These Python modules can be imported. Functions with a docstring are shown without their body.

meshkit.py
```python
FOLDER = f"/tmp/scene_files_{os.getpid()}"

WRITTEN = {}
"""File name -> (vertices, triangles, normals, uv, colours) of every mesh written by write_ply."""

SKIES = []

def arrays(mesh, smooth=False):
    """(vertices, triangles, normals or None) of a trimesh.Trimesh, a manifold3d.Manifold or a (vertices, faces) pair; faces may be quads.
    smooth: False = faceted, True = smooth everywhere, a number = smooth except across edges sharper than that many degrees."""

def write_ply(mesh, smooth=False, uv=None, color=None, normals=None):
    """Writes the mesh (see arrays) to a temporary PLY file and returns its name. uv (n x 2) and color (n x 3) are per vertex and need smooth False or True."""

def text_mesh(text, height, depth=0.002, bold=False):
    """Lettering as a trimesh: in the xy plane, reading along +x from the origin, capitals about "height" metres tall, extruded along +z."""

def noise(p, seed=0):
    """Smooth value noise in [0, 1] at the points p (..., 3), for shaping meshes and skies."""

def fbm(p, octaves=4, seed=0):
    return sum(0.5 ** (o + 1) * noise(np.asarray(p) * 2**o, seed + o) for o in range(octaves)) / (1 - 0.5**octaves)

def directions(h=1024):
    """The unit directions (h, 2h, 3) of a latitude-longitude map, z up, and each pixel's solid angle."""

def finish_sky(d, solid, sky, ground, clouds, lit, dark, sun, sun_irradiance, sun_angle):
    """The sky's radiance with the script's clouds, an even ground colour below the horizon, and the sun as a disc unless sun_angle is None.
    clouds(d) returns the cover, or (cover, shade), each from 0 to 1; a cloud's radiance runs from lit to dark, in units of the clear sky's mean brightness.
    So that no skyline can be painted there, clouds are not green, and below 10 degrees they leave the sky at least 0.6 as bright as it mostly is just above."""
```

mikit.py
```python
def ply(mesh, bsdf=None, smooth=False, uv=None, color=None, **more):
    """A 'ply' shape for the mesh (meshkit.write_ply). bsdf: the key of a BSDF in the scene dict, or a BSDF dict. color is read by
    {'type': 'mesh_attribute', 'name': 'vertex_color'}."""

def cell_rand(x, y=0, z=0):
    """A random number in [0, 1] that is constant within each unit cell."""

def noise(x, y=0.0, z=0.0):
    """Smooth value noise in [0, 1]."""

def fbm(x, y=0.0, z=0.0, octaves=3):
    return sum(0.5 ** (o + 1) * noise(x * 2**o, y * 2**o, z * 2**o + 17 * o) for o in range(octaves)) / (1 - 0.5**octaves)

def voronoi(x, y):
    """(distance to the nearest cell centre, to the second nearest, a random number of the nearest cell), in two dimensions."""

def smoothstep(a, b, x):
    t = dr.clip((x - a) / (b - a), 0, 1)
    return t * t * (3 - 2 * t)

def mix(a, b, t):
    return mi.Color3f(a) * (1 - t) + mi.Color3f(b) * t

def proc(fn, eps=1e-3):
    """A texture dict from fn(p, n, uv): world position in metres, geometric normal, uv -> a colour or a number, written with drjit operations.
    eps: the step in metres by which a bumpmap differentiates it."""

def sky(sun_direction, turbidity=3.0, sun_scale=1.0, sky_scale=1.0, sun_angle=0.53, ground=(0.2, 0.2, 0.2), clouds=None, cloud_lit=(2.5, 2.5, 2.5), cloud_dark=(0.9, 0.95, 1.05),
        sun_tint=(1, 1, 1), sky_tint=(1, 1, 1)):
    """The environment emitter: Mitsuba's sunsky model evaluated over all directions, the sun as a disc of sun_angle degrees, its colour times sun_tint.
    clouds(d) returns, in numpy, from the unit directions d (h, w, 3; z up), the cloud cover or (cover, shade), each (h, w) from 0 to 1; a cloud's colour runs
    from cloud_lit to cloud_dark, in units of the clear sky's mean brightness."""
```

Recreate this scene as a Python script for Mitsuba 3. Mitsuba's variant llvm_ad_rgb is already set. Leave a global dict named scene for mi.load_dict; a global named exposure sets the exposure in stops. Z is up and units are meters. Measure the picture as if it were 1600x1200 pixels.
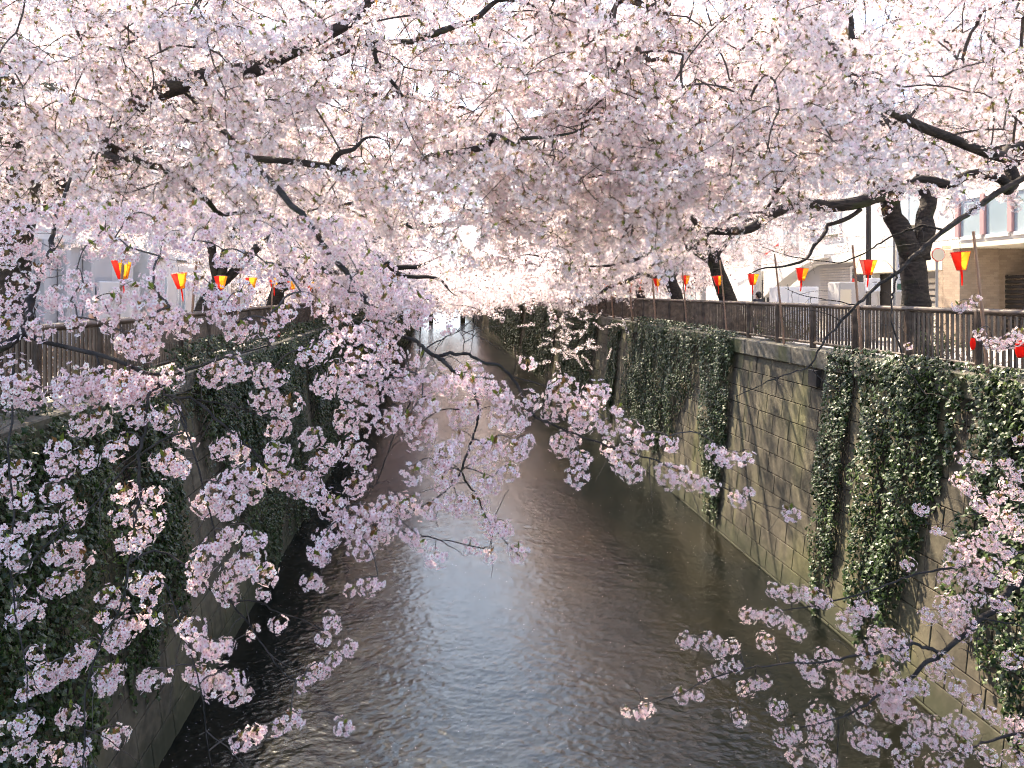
import math, random
import numpy as np, trimesh, mitsuba as mi, drjit as dr, mikit, meshkit
from scipy.spatial import cKDTree
from manifold3d import Manifold
T = mi.ScalarTransform4f
random.seed(7)
rng = np.random.default_rng(7)
scene, labels = {}, {}
# ------------------------------------------------------------------ camera, sky, exposure
EYE = 7.27          # the river's surface is z = 0; the camera stands on a bridge and looks level along +y
FPX, VX, VY = 1220.0, 683.0, 456.0
scene['camera'] = dict(type='perspective', fov=math.degrees(2 * math.atan(800 / FPX)), fov_axis='x', near_clip=0.05, far_clip=3000.0,
                       principal_point_offset_x=(800 - VX) / 1600, principal_point_offset_y=(600 - VY) / 1200,
                       to_world=T().look_at(origin=[0, 0, EYE], target=[0, 1, EYE], up=[0, 0, 1]))
SUN = (-0.6, 1.25, 1.75)
def veil(d):
    # spring haze: thin high cloud, thicker towards the horizon, broken by blue overhead
    n = meshkit.fbm(d * [2.6, 2.6, 5.0], 4, 2)
    cover = np.clip(0.04 + 0.80 * np.exp(-np.maximum(d[..., 2], 0) / 0.22) + 1.5 * (n - 0.5), 0, 1)
    ang = np.degrees(np.arccos(np.clip(d @ (np.array(SUN) / np.linalg.norm(SUN)), -1, 1)))
    return cover, 1 - np.exp(-(ang / 45.0) ** 1.5)     # thin cloud is brightest round the sun
scene['sky'] = mikit.sky(SUN, turbidity=4.0, sky_scale=1.6, sun_scale=1.55, sky_tint=(1.0, 1.0, 0.99), clouds=veil, cloud_lit=(3.4, 3.4, 3.4), cloud_dark=(1.4, 1.45, 1.5))
exposure = 3.25

ZR, ZL = 5.87, 5.71        # tops of the two copings
SR, SL = 5.60, 5.10        # street levels
def XRW(z): return 8.553 + 0.11 * z
def XLW(z): return -(4.28 + 0.13 * z)

# ------------------------------------------------------------------ helpers
def at(px, py, Y):
    return np.array([(px - VX) / FPX * Y, Y, EYE - (py - VY) / FPX * Y])
_used = set()
def num(name):
    if name not in _used:
        _used.add(name); return name
    k = 1
    while f'{name}_{k:03d}' in _used: k += 1
    n = f'{name}_{k:03d}'; _used.add(n); return n
_next = {}
def part(parent, name):
    k = _next.get((parent, name), 0); _next[(parent, name)] = k + 1
    return f'{parent}__{name}' + (f'_{k:03d}' if k else '')
def put(key, mesh, bsdf, smooth=False, **kw):
    scene[key] = mikit.ply(mesh, bsdf, smooth=smooth, **kw); return key
def place(key, ply, m):
    scene[key] = {**ply, 'to_world': T(m.tolist() if hasattr(m, 'tolist') else m)}; return key
def tag(key, label=None, cat=None, group=None, kind=None):
    d = labels.setdefault(key, {})
    for k, v in (('label', label), ('category', cat), ('group', group), ('kind', kind)):
        if v: d[k] = v
    return key
def box(x0, x1, y0, y1, z0, z1, bev=0.0):
    x0, x1 = min(x0, x1), max(x0, x1); y0, y1 = min(y0, y1), max(y0, y1)
    if bev:
        b = bev; s = []
        pts = []
        for x, sx in ((x0, 1), (x1, -1)):
            for y, sy in ((y0, 1), (y1, -1)):
                for z, sz in ((z0, 1), (z1, -1)):
                    pts += [(x + sx * b, y + sy * b, z), (x + sx * b, y, z + sz * b), (x, y + sy * b, z + sz * b)]
        m = Manifold.hull_points(np.array(pts, float)).to_mesh()
        return trimesh.Trimesh(m.vert_properties[:, :3], m.tri_verts, process=False)
    m = trimesh.creation.box(extents=(x1 - x0, y1 - y0, z1 - z0))
    m.apply_translation(((x0 + x1) / 2, (y0 + y1) / 2, (z0 + z1) / 2)); return m
def cat(ms): return trimesh.util.concatenate(ms)
def tube(p, r, sides=8, cap=True):
    p = np.asarray(p, float); r = np.broadcast_to(np.asarray(r, float), (len(p),))
    t = np.gradient(p, axis=0); t /= np.linalg.norm(t, axis=1, keepdims=True) + 1e-12
    ref = np.array([0.31, 0.52, 0.79]) if abs(t[0] @ np.array([0.31, 0.52, 0.79])) < 0.9 else np.array([1.0, 0, 0])
    a = np.cross(t, ref); a /= np.linalg.norm(a, axis=1, keepdims=True) + 1e-12
    b = np.cross(t, a); ang = np.arange(sides) * 2 * np.pi / sides
    v = (p[:, None] + r[:, None, None] * (np.cos(ang)[None, :, None] * a[:, None] + np.sin(ang)[None, :, None] * b[:, None])).reshape(-1, 3)
    i, j = np.meshgrid(np.arange(len(p) - 1), np.arange(sides), indexing='ij')
    q = np.stack([i * sides + j, i * sides + (j + 1) % sides, (i + 1) * sides + (j + 1) % sides, (i + 1) * sides + j], -1).reshape(-1, 4)
    f = np.vstack([q[:, [0, 2, 1]], q[:, [0, 3, 2]]])
    if cap:
        n = len(v); v = np.vstack([v, p[:1], p[-1:]]); k = np.arange(sides); e = (len(p) - 1) * sides
        f = np.vstack([f, np.stack([np.full(sides, n), k, (k + 1) % sides], 1), np.stack([np.full(sides, n + 1), e + (k + 1) % sides, e + k], 1)])
    return trimesh.Trimesh(v, f, process=False)
def smooth_line(p, n=5):
    """Catmull-Rom through the rows of p (any number of columns)."""
    p = np.asarray(p, float); q = np.vstack([2 * p[0] - p[1], p, 2 * p[-1] - p[-2]]); out = []
    for i in range(1, len(q) - 2):
        for t in np.arange(n) / n:
            out.append(0.5 * (2 * q[i] + (q[i + 1] - q[i - 1]) * t + (2 * q[i - 1] - 5 * q[i] + 4 * q[i + 1] - q[i + 2]) * t * t + (3 * q[i] - q[i - 1] - 3 * q[i + 1] + q[i + 2]) * t ** 3))
    return np.vstack(out + [p[-1]])
def rot_to(d, spin):
    """3x3 matrices (n) that turn +z to the directions d (n, 3), spun about it."""
    d = d / (np.linalg.norm(d, axis=1, keepdims=True) + 1e-12)
    ref = np.where(np.abs(d[:, 2:]) < 0.9, [[0, 0, 1.0]], [[1.0, 0, 0]])
    a = np.cross(ref, d); a /= np.linalg.norm(a, axis=1, keepdims=True); b = np.cross(d, a)
    c, s = np.cos(spin)[:, None], np.sin(spin)[:, None]
    return np.stack([a * c + b * s, b * c - a * s, d], -1)

# ------------------------------------------------------------------ materials
P = mikit
def two(d): return {'type': 'twosided', 'bsdf': d}
def prin(col, rough=0.7, **kw):
    return {'type': 'principled', 'base_color': {'type': 'rgb', 'value': list(col)} if not isinstance(col, dict) else col, 'roughness': rough, **kw}
def mat(name, d): scene[name] = d; return name

mat('petal_material', {'type': 'principledthin', 'base_color': {'type': 'mesh_attribute', 'name': 'vertex_color'}, 'roughness': 0.7, 'spec_trans': 0.0, 'diff_trans': 1.0, 'eta': 1.3})
def bark_fn(p, n, uv):
    f = P.fbm(p.x * 9, p.y * 9, p.z * 22, 3); g = P.noise(p.x * 2.3, p.y * 2.3, p.z * 2.3)
    c = P.mix((0.009, 0.0075, 0.0065), (0.036, 0.029, 0.025), P.smoothstep(0.3, 0.75, f))
    moss = P.smoothstep(0.55, 0.75, g) * P.smoothstep(-0.1, 0.6, n.z)
    return P.mix(c, (0.032, 0.042, 0.012), moss * 0.8)
def bark_bump(p, n, uv): return P.fbm(p.x * 14, p.y * 14, p.z * 30, 2) * 0.02
mat('bark_material', two({'type': 'bumpmap', 'nested_texture': P.proc(bark_bump, 2e-3), 'scale': 1.0, 'bsdf': prin(P.proc(bark_fn), 0.85)}))
def twig_fn(p, n, uv): return P.mix((0.022, 0.017, 0.015), (0.07, 0.055, 0.046), P.noise(p.x * 20, p.y * 20, p.z * 20))
mat('twig_material', two(prin(P.proc(twig_fn), 0.7)))
def concrete_fn(p, n, uv):
    # world-fixed: broad grey tone, algae and rain streaks that run down the wall, blotches
    s = P.fbm(p.y * 2.6, p.z * 0.16, p.x * 0.1, 3); a = P.fbm(p.y * 0.35, p.z * 0.5, 3.0, 2); b = P.fbm(p.y * 9, p.z * 9, p.x * 9, 3)
    cell = P.cell_rand(p.y * 1.053, p.z * 2.0, 5.0)
    c = P.mix((0.042, 0.037, 0.026), (0.112, 0.098, 0.068), P.smoothstep(0.25, 0.75, 0.6 * s + 0.4 * b))  # base tones darkened evenly, standing in for shade from the canopy
    c = P.mix(c, (0.085, 0.087, 0.030), P.smoothstep(0.42, 0.75, 0.5 * s + 0.5 * a) * 0.75)
    wet = P.smoothstep(0.9, 0.1, p.z + 0.7 * (b - 0.5))
    c = P.mix(c, (0.03, 0.034, 0.016), wet * 0.9)
    return c * (0.86 + 0.28 * cell)
def concrete_bump(p, n, uv): return P.fbm(p.x * 25, p.y * 25, p.z * 25, 3) * 0.006
mat('wall_panel_material', two({'type': 'bumpmap', 'nested_texture': P.proc(concrete_bump, 2e-3), 'scale': 1.0, 'bsdf': prin(P.proc(concrete_fn), 0.85)}))
mat('joint_material', two(prin((0.015, 0.015, 0.011), 0.95)))
def coping_fn(p, n, uv):
    s = P.fbm(p.y * 1.6, p.z * 0.5, p.x, 3); b = P.fbm(p.x * 8, p.y * 8, p.z * 8, 3)
    c = P.mix((0.055, 0.052, 0.042), (0.145, 0.136, 0.112), P.smoothstep(0.2, 0.8, b))
    return P.mix(c, (0.05, 0.058, 0.02), P.smoothstep(0.4, 0.7, s) * (1 - P.smoothstep(0.4, 0.9, n.z)) * 0.85)
mat('coping_material', two(prin(P.proc(coping_fn), 0.85)))
def rail_fn(p, n, uv):
    f = P.fbm(p.x * 6, p.y * 2, p.z * 6, 3)
    return P.mix((0.036, 0.026, 0.020), (0.092, 0.070, 0.055), P.smoothstep(0.3, 0.8, f))
mat('rail_material', two(prin(P.proc(rail_fn), 0.42)))
def water_bump(p, n, uv):
    x, y = p.x, p.y
    w = P.noise(x * 0.45 + 3, y * 0.18, 2.0)
    a = P.fbm(x * 2.2 + 0.4 * w, y * 4.2, 1.0, 2); b = P.fbm(x * 6.5, y * 11.0 + 2 * w, 5.0, 2); c = P.noise(x * 18, y * 26, 9.0)
    return (0.004 * a + 0.0022 * b + 0.0004 * c) * (0.55 + 0.9 * w)
WATER = {'type': 'roughplastic', 'distribution': 'ggx', 'alpha': 0.03, 'int_ior': 1.5, 'nonlinear': False,
             'diffuse_reflectance': P.proc(lambda p, n, uv: P.mix((0.002, 0.003, 0.0025), (0.007, 0.0065, 0.004), P.smoothstep(0.35, 0.75, P.fbm(p.x * 0.6, p.y * 0.35, 1.0, 3))))}
mat('water_material', two({'type': 'bumpmap', 'nested_texture': P.proc(water_bump, 4e-3), 'scale': 1.0, 'bsdf': WATER}))
mat('near_water_material', two({'type': 'bumpmap', 'nested_texture': P.proc(lambda p, n, uv: (0.0020 * P.noise(p.x * 27, p.y * 38, 4.0) + 0.0008 * P.noise(p.x * 60, p.y * 80, 2.0)) / (1 + dr.maximum(p.y - 13, 0) / 14), 2e-3), 'scale': 1.0, 'bsdf': WATER}))
mat('fallen_petal_material', two(prin((0.72, 0.62, 0.65), 0.6)))
def ivy_fn(p, n, uv):
    c = P.cell_rand(p.x * 13, p.y * 13, p.z * 13); g = P.noise(p.y * 0.9, p.z * 0.9, p.x)
    d = P.mix((0.007, 0.016, 0.005), (0.028, 0.056, 0.011), c)
    return P.mix(d, (0.085, 0.125, 0.026), P.smoothstep(0.55, 0.85, g) * P.smoothstep(0.4, 0.9, c) * 0.8)
mat('ivy_leaf_material', two(prin(P.proc(ivy_fn), 0.42, specular=0.38)))
mat('ivy_shadow_material', two(prin((0.02, 0.022, 0.012), 0.9)))
def paving_fn(p, n, uv):
    f = P.fbm(p.x * 3, p.y * 3, 0.0, 3); j = P.cell_rand(p.x * 3.3, p.y * 3.3, 1.0)
    return P.mix((0.26, 0.24, 0.22), (0.42, 0.40, 0.37), f) * (0.85 + 0.25 * j)
mat('paving_material', two(prin(P.proc(paving_fn), 0.9)))
mat('white_wall_material', two(prin(P.proc(lambda p, n, uv: P.mix((0.48, 0.47, 0.45), (0.62, 0.61, 0.59), P.fbm(p.x * 0.7, p.y * 0.7, p.z * 0.4, 3))), 0.8)))
mat('grey_wall_material', two(prin(P.proc(lambda p, n, uv: P.mix((0.34, 0.34, 0.35), (0.47, 0.47, 0.47), P.fbm(p.x * 0.7, p.y * 0.7, p.z * 0.4, 3))), 0.8)))
def tile_fn(p, n, uv):
    row = dr.floor(p.z / 0.075); fz = p.z / 0.075 - row; u = (p.x + p.y) / 0.23 + 0.5 * (row - 2 * dr.floor(row / 2)); fu = u - dr.floor(u)
    j = dr.select((fz < 0.10) | (fu < 0.04), 1.0, 0.0); c = P.cell_rand(u, row, 2.0)
    return P.mix(P.mix((0.30, 0.23, 0.17), (0.38, 0.30, 0.22), c), (0.26, 0.21, 0.17), j * 0.7)
mat('beige_tile_material', two(prin(P.proc(tile_fn), 0.5)))
mat('cream_material', two(prin((0.62, 0.57, 0.46), 0.6)))
mat('pink_frame_material', two(prin((0.38, 0.235, 0.235), 0.45)))
mat('white_metal_material', two(prin((0.72, 0.72, 0.71), 0.4)))
mat('dark_metal_material', two(prin((0.03, 0.028, 0.027), 0.5)))
mat('grey_metal_material', two(prin((0.30, 0.30, 0.30), 0.45, metallic=0.4)))
mat('shutter_material', two(prin(P.proc(lambda p, n, uv: P.mix((0.42, 0.40, 0.36), (0.56, 0.53, 0.48), P.fbm(p.y * 1.5, p.z * 6, 0.0, 2))), 0.45)))
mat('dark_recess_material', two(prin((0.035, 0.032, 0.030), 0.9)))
mat('window_pane_material', two(prin(P.proc(lambda p, n, uv: P.mix((0.20, 0.27, 0.31), (0.38, 0.45, 0.48), P.noise(p.y * 0.9, p.x * 0.9, p.z * 0.5))), 0.12, specular=0.6)))
mat('dark_pane_material', two(prin((0.035, 0.045, 0.05), 0.1, specular=0.6)))
mat('pole_wood_material', two(prin(P.proc(lambda p, n, uv: P.mix((0.20, 0.125, 0.08), (0.36, 0.24, 0.17), P.fbm(p.x * 30, p.y * 30, p.z * 3, 2))), 0.65)))
for nm, c in (('red', (0.88, 0.045, 0.03)), ('yellow', (0.95, 0.52, 0.035)), ('pink', (0.86, 0.30, 0.26))):
    mat(f'{nm}_paper_material', {'type': 'principledthin', 'base_color': {'type': 'rgb', 'value': list(c)}, 'roughness': 0.6, 'spec_trans': 0.0, 'diff_trans': 1.1, 'eta': 1.3})
mat('blue_paint_material', two(prin((0.03, 0.07, 0.38), 0.5)))
mat('green_paint_material', two(prin((0.04, 0.12, 0.08), 0.5)))
mat('sign_white_material', two(prin((0.66, 0.68, 0.72), 0.45)))
mat('ink_material', two(prin((0.06, 0.06, 0.10), 0.6)))
mat('red_paint_material', two(prin((0.62, 0.03, 0.025), 0.4)))
mat('skin_material', two(prin((0.48, 0.30, 0.22), 0.55)))
mat('hair_material', two(prin((0.012, 0.010, 0.010), 0.45)))
mat('dark_cloth_material', two(prin((0.03, 0.032, 0.042), 0.9)))
mat('brown_cloth_material', two(prin((0.10, 0.065, 0.045), 0.9)))
mat('shrub_material', two(prin(P.proc(lambda p, n, uv: P.mix((0.03, 0.055, 0.02), (0.10, 0.12, 0.04), P.cell_rand(p.x * 14, p.y * 14, p.z * 14))), 0.5)))
mat('bare_shrub_material', two(prin((0.14, 0.10, 0.07), 0.8)))

# ------------------------------------------------------------------ setting: river, streets, walls
def sheet(x0, x1, y0, y1, z): return ([[x0, y0, z], [x1, y0, z], [x1, y1, z], [x0, y1, z]], [[0, 1, 2, 3]])
def ripple(x, y):
    w = meshkit.fbm(np.stack([x * 0.5, y * 0.22, 0 * x + 3], -1), 2, 3)
    q = lambda a, b, k, o: meshkit.fbm(np.stack([x * a + 1.2 * w, y * b + 0.35 * np.sin(x * 1.7), 0 * x + k], -1), o, k)
    return (0.014 * q(1.6, 3.0, 5, 2) + 0.0135 * q(5.5, 9.0, 6, 2) + 0.0095 * q(13, 19, 7, 1)) * (0.45 + 1.1 * w) / (1 + np.maximum(y - 13, 0) / 14)
yy = 8.5 * np.exp(np.arange(0, 660) * 0.0024); xx = np.linspace(-5.5, 9.5, 560)
gx, gy = np.meshgrid(xx, yy); gz = ripple(gx, gy) - 0.04; k = np.arange(len(yy) - 1)[:, None] * len(xx) + np.arange(len(xx) - 1)
scene['river_water'] = mikit.ply((np.stack([gx, gy, gz], -1).reshape(-1, 3), np.stack([k, k + 1, k + 1 + len(xx), k + len(xx)], -1).reshape(-1, 4)), 'near_water_material', smooth=True)
yf = yy[-1]; put('river_water__near_edge', sheet(-7, 12, -25, yy[0] + 0.05, -0.032), 'water_material'); put('river_water__far_water', sheet(-7, 12, yf - 0.05, 420, -0.026), 'water_material'); tag('river_water', 'dark rippled river water between the two walls', kind='structure')
put('street_left', sheet(-500, -5.5, -40, 900, SL), 'paving_material'); tag('street_left', 'paved street on the left bank', kind='structure')
put('street_right', sheet(9.45, 500, -40, 900, SR), 'paving_material'); tag('street_right', 'paved street on the right bank', kind='structure')
put('ground', sheet(-900, 900, -60, 1500, -1.2), 'paving_material'); tag('ground', 'ground under everything', kind='structure')

fr = np.random.default_rng(5); n = 2600; fy = 9 + 60 * fr.random(n) ** 1.6; fx = fr.uniform(-4.2, 8.4, n)
fx = np.where(fr.random(n) < 0.6, fx, np.where(fr.random(n) < 0.5, fr.uniform(-4.25, -3.2, n), fr.uniform(7.0, 8.5, n)))
fa = fr.uniform(0, 6.28, n)[:, None]; ft = np.linspace(0, 2 * np.pi, 6)[:-1][None]
fv = np.stack([fx[:, None] + 0.008 * np.cos(ft + fa), fy[:, None] + 0.006 * np.sin(ft + fa), 0.012 + 0.004 * np.cos(ft * 2 + fa)], -1)
scene['floating_petals'] = mikit.ply((fv.reshape(-1, 3), (np.array([[0, 1, 2], [0, 2, 3], [0, 3, 4]])[None] + (np.arange(n) * 5)[:, None, None]).reshape(-1, 3)), 'fallen_petal_material'); tag('floating_petals', 'scattered pale petals floating on the river', 'petals', kind='stuff')

def retaining_wall(key, right, label):
    tag(key, label, 'wall')
    X = XRW if right else XLW; s = 1 if right else -1
    top = (ZR - 0.42) if right else (ZL - 0.36)
    slope = 0.11 if right else 0.13
    y0, y1 = -10, 260
    v = []
    for y in (y0, y1):
        for z in (-1.0, top): v += [[X(z) + s * 0.05, y, z], [X(z) + s * 0.60, y, z]]
    b = trimesh.Trimesh(v, process=False); h = Manifold.hull_points(np.array(v, float)).to_mesh()
    put(part(key, 'backing'), (h.vert_properties[:, :3], h.tri_verts), 'joint_material')
    # panels: rows of half a metre, laid in stretcher bond, joints open to the backing
    ph, pw, g = 0.497, 0.95, 0.02
    pan = Manifold.hull_points(np.array([(x * (0.5 if zz < 0 else 0.492), zz, y * (0.5 if zz < 0 else 0.485)) for x in (-1, 1) for y in (-1, 1) for zz in (-0.06, -0.007, 0.0)] +
                                        [(x * 0.5, -0.007, y * 0.5) for x in (-1, 1) for y in (-1, 1)], float)).to_mesh()
    pv, pf = pan.vert_properties[:, :3].astype(float), pan.tri_verts
    pv = pv * np.array([pw - g, 1, ph - g])
    u = np.array([0, 1.0, 0]); n = np.array([-s, 0, slope]); n /= np.linalg.norm(n); w = np.array([s * slope, 0, 1.0]); w /= np.linalg.norm(w)
    if not right: u = -u
    R = np.stack([u, n, w], 1)
    if np.linalg.det(R) < 0: R[:, 0] *= -1
    items = []
    nrow = int((top + 0.5) / (ph * w[2])) + 1
    for r in range(nrow):
        zc = top - (r + 0.5) * ph * w[2]
        for k in range(int((y1 - y0) / pw)):
            y = y0 + (k + 0.5 + 0.5 * (r % 2)) * pw
            c = np.array([X(zc), y, zc]) + n * rng.normal(0, 0.004)
            items.append((c, rng.normal(0, 0.004, 2)))
    items = [i for i in items if i[0][1] > -8]
    items.sort(key=lambda i: np.hypot(i[0][1], i[0][0]))
    ply = mikit.ply((pv, pf), 'wall_panel_material'); rest = []
    nv = 0
    for c, tilt in items:
        m = np.eye(4); m[:3, :3] = R @ np.array([[1, tilt[0], 0], [-tilt[0], 1, tilt[1]], [0, -tilt[1], 1]]); m[:3, 3] = c
        if right: vis = 10.5 < c[1] and c[2] > -0.25
        else: vis = 10.5 < c[1] and c[2] > -0.25
        if vis and nv < 300: place(part(key, 'panel'), ply, m); nv += 1
        elif c[1] < 150: rest.append(trimesh.Trimesh(pv @ m[:3, :3].T + c, pf, process=False))
    k = part(key, 'far_panel'); put(k, cat(rest), 'wall_panel_material'); tag(k, kind='stuff')
    # coping blocks
    for i, y in enumerate(np.arange(-7, 150, 3.0)):
        z1 = ZR if right else ZL; hgt = 0.44 if right else 0.38
        xf = 9.06 if right else -4.86
        put(part(key, 'coping'), box(xf, xf + s * 0.74, y + 0.008, y + 2.992, z1 - hgt, z1, 0.025), 'coping_material')
retaining_wall('retaining_wall_right', True, 'sunlit battered concrete panel wall along the right side of the river')
retaining_wall('retaining_wall_left', False, 'shaded battered concrete panel wall along the left side of the river')

put('retaining_wall_right__drain_outlet', box(9.0, 9.2, 18.55, 18.95, 5.0, 5.4, 0.01), 'dark_metal_material')
# ------------------------------------------------------------------ railings
def railing(key, x, zbase, y_first, y_last, label):
    tag(key, label, 'railing')
    ztop = zbase + 1.10
    post = tube([[0, 0, 0], [0, 0, 1.06]], 0.075, 10); pply = mikit.ply(post, 'rail_material', smooth=40)
    cap = tube([[0, 0, 1.03], [0, 0, 1.035]], 0.05, 8)
    bal = box(-0.018, 0.018, -0.022, 0.022, 0.13, 1.03); bply = mikit.ply(bal, 'rail_material')
    rest = []; nb = 0; n = int((y_last - y_first) / 2)
    for i in range(n + 1):
        y = y_first + 2 * i; m = np.eye(4); m[:3, 3] = (x, y, zbase); place(part(key, 'post'), pply, m)
        if i == n: break
        put(part(key, 'top_rail'), tube([[x, y + 0.004, ztop - 0.045], [x, y + 1.996, ztop - 0.045]], 0.058, 12), 'rail_material', smooth=40)
        put(part(key, 'bottom_rail'), tube([[x, y + 0.08, zbase + 0.13], [x, y + 1.92, zbase + 0.13]], 0.04, 8), 'rail_material', smooth=40)
        for k in range(1, 14):
            yb = y + k * 2 / 14 + rng.normal(0, 0.004)
            if yb > 10 and nb < 300:
                m = np.eye(4); m[:3, 3] = (x, yb, zbase); place(part(key, 'baluster'), bply, m); nb += 1
            else:
                b = bal.copy(); b.apply_translation((x, yb, zbase)); rest.append(b)
    k = part(key, 'far_baluster'); put(k, cat(rest), 'rail_material'); tag(k, kind='stuff')
# posts fall where the photograph shows them
railing('railing_right', 9.40, ZR, 1220 * 9.4 / 847.5 - 18, 110, 'brown round-rail fence on the coping of the right bank')
railing('railing_left', -5.46, ZL, 1220 * 5.46 / 629 - 14, 110, 'brown round-rail fence on the coping of the left bank')

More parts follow.
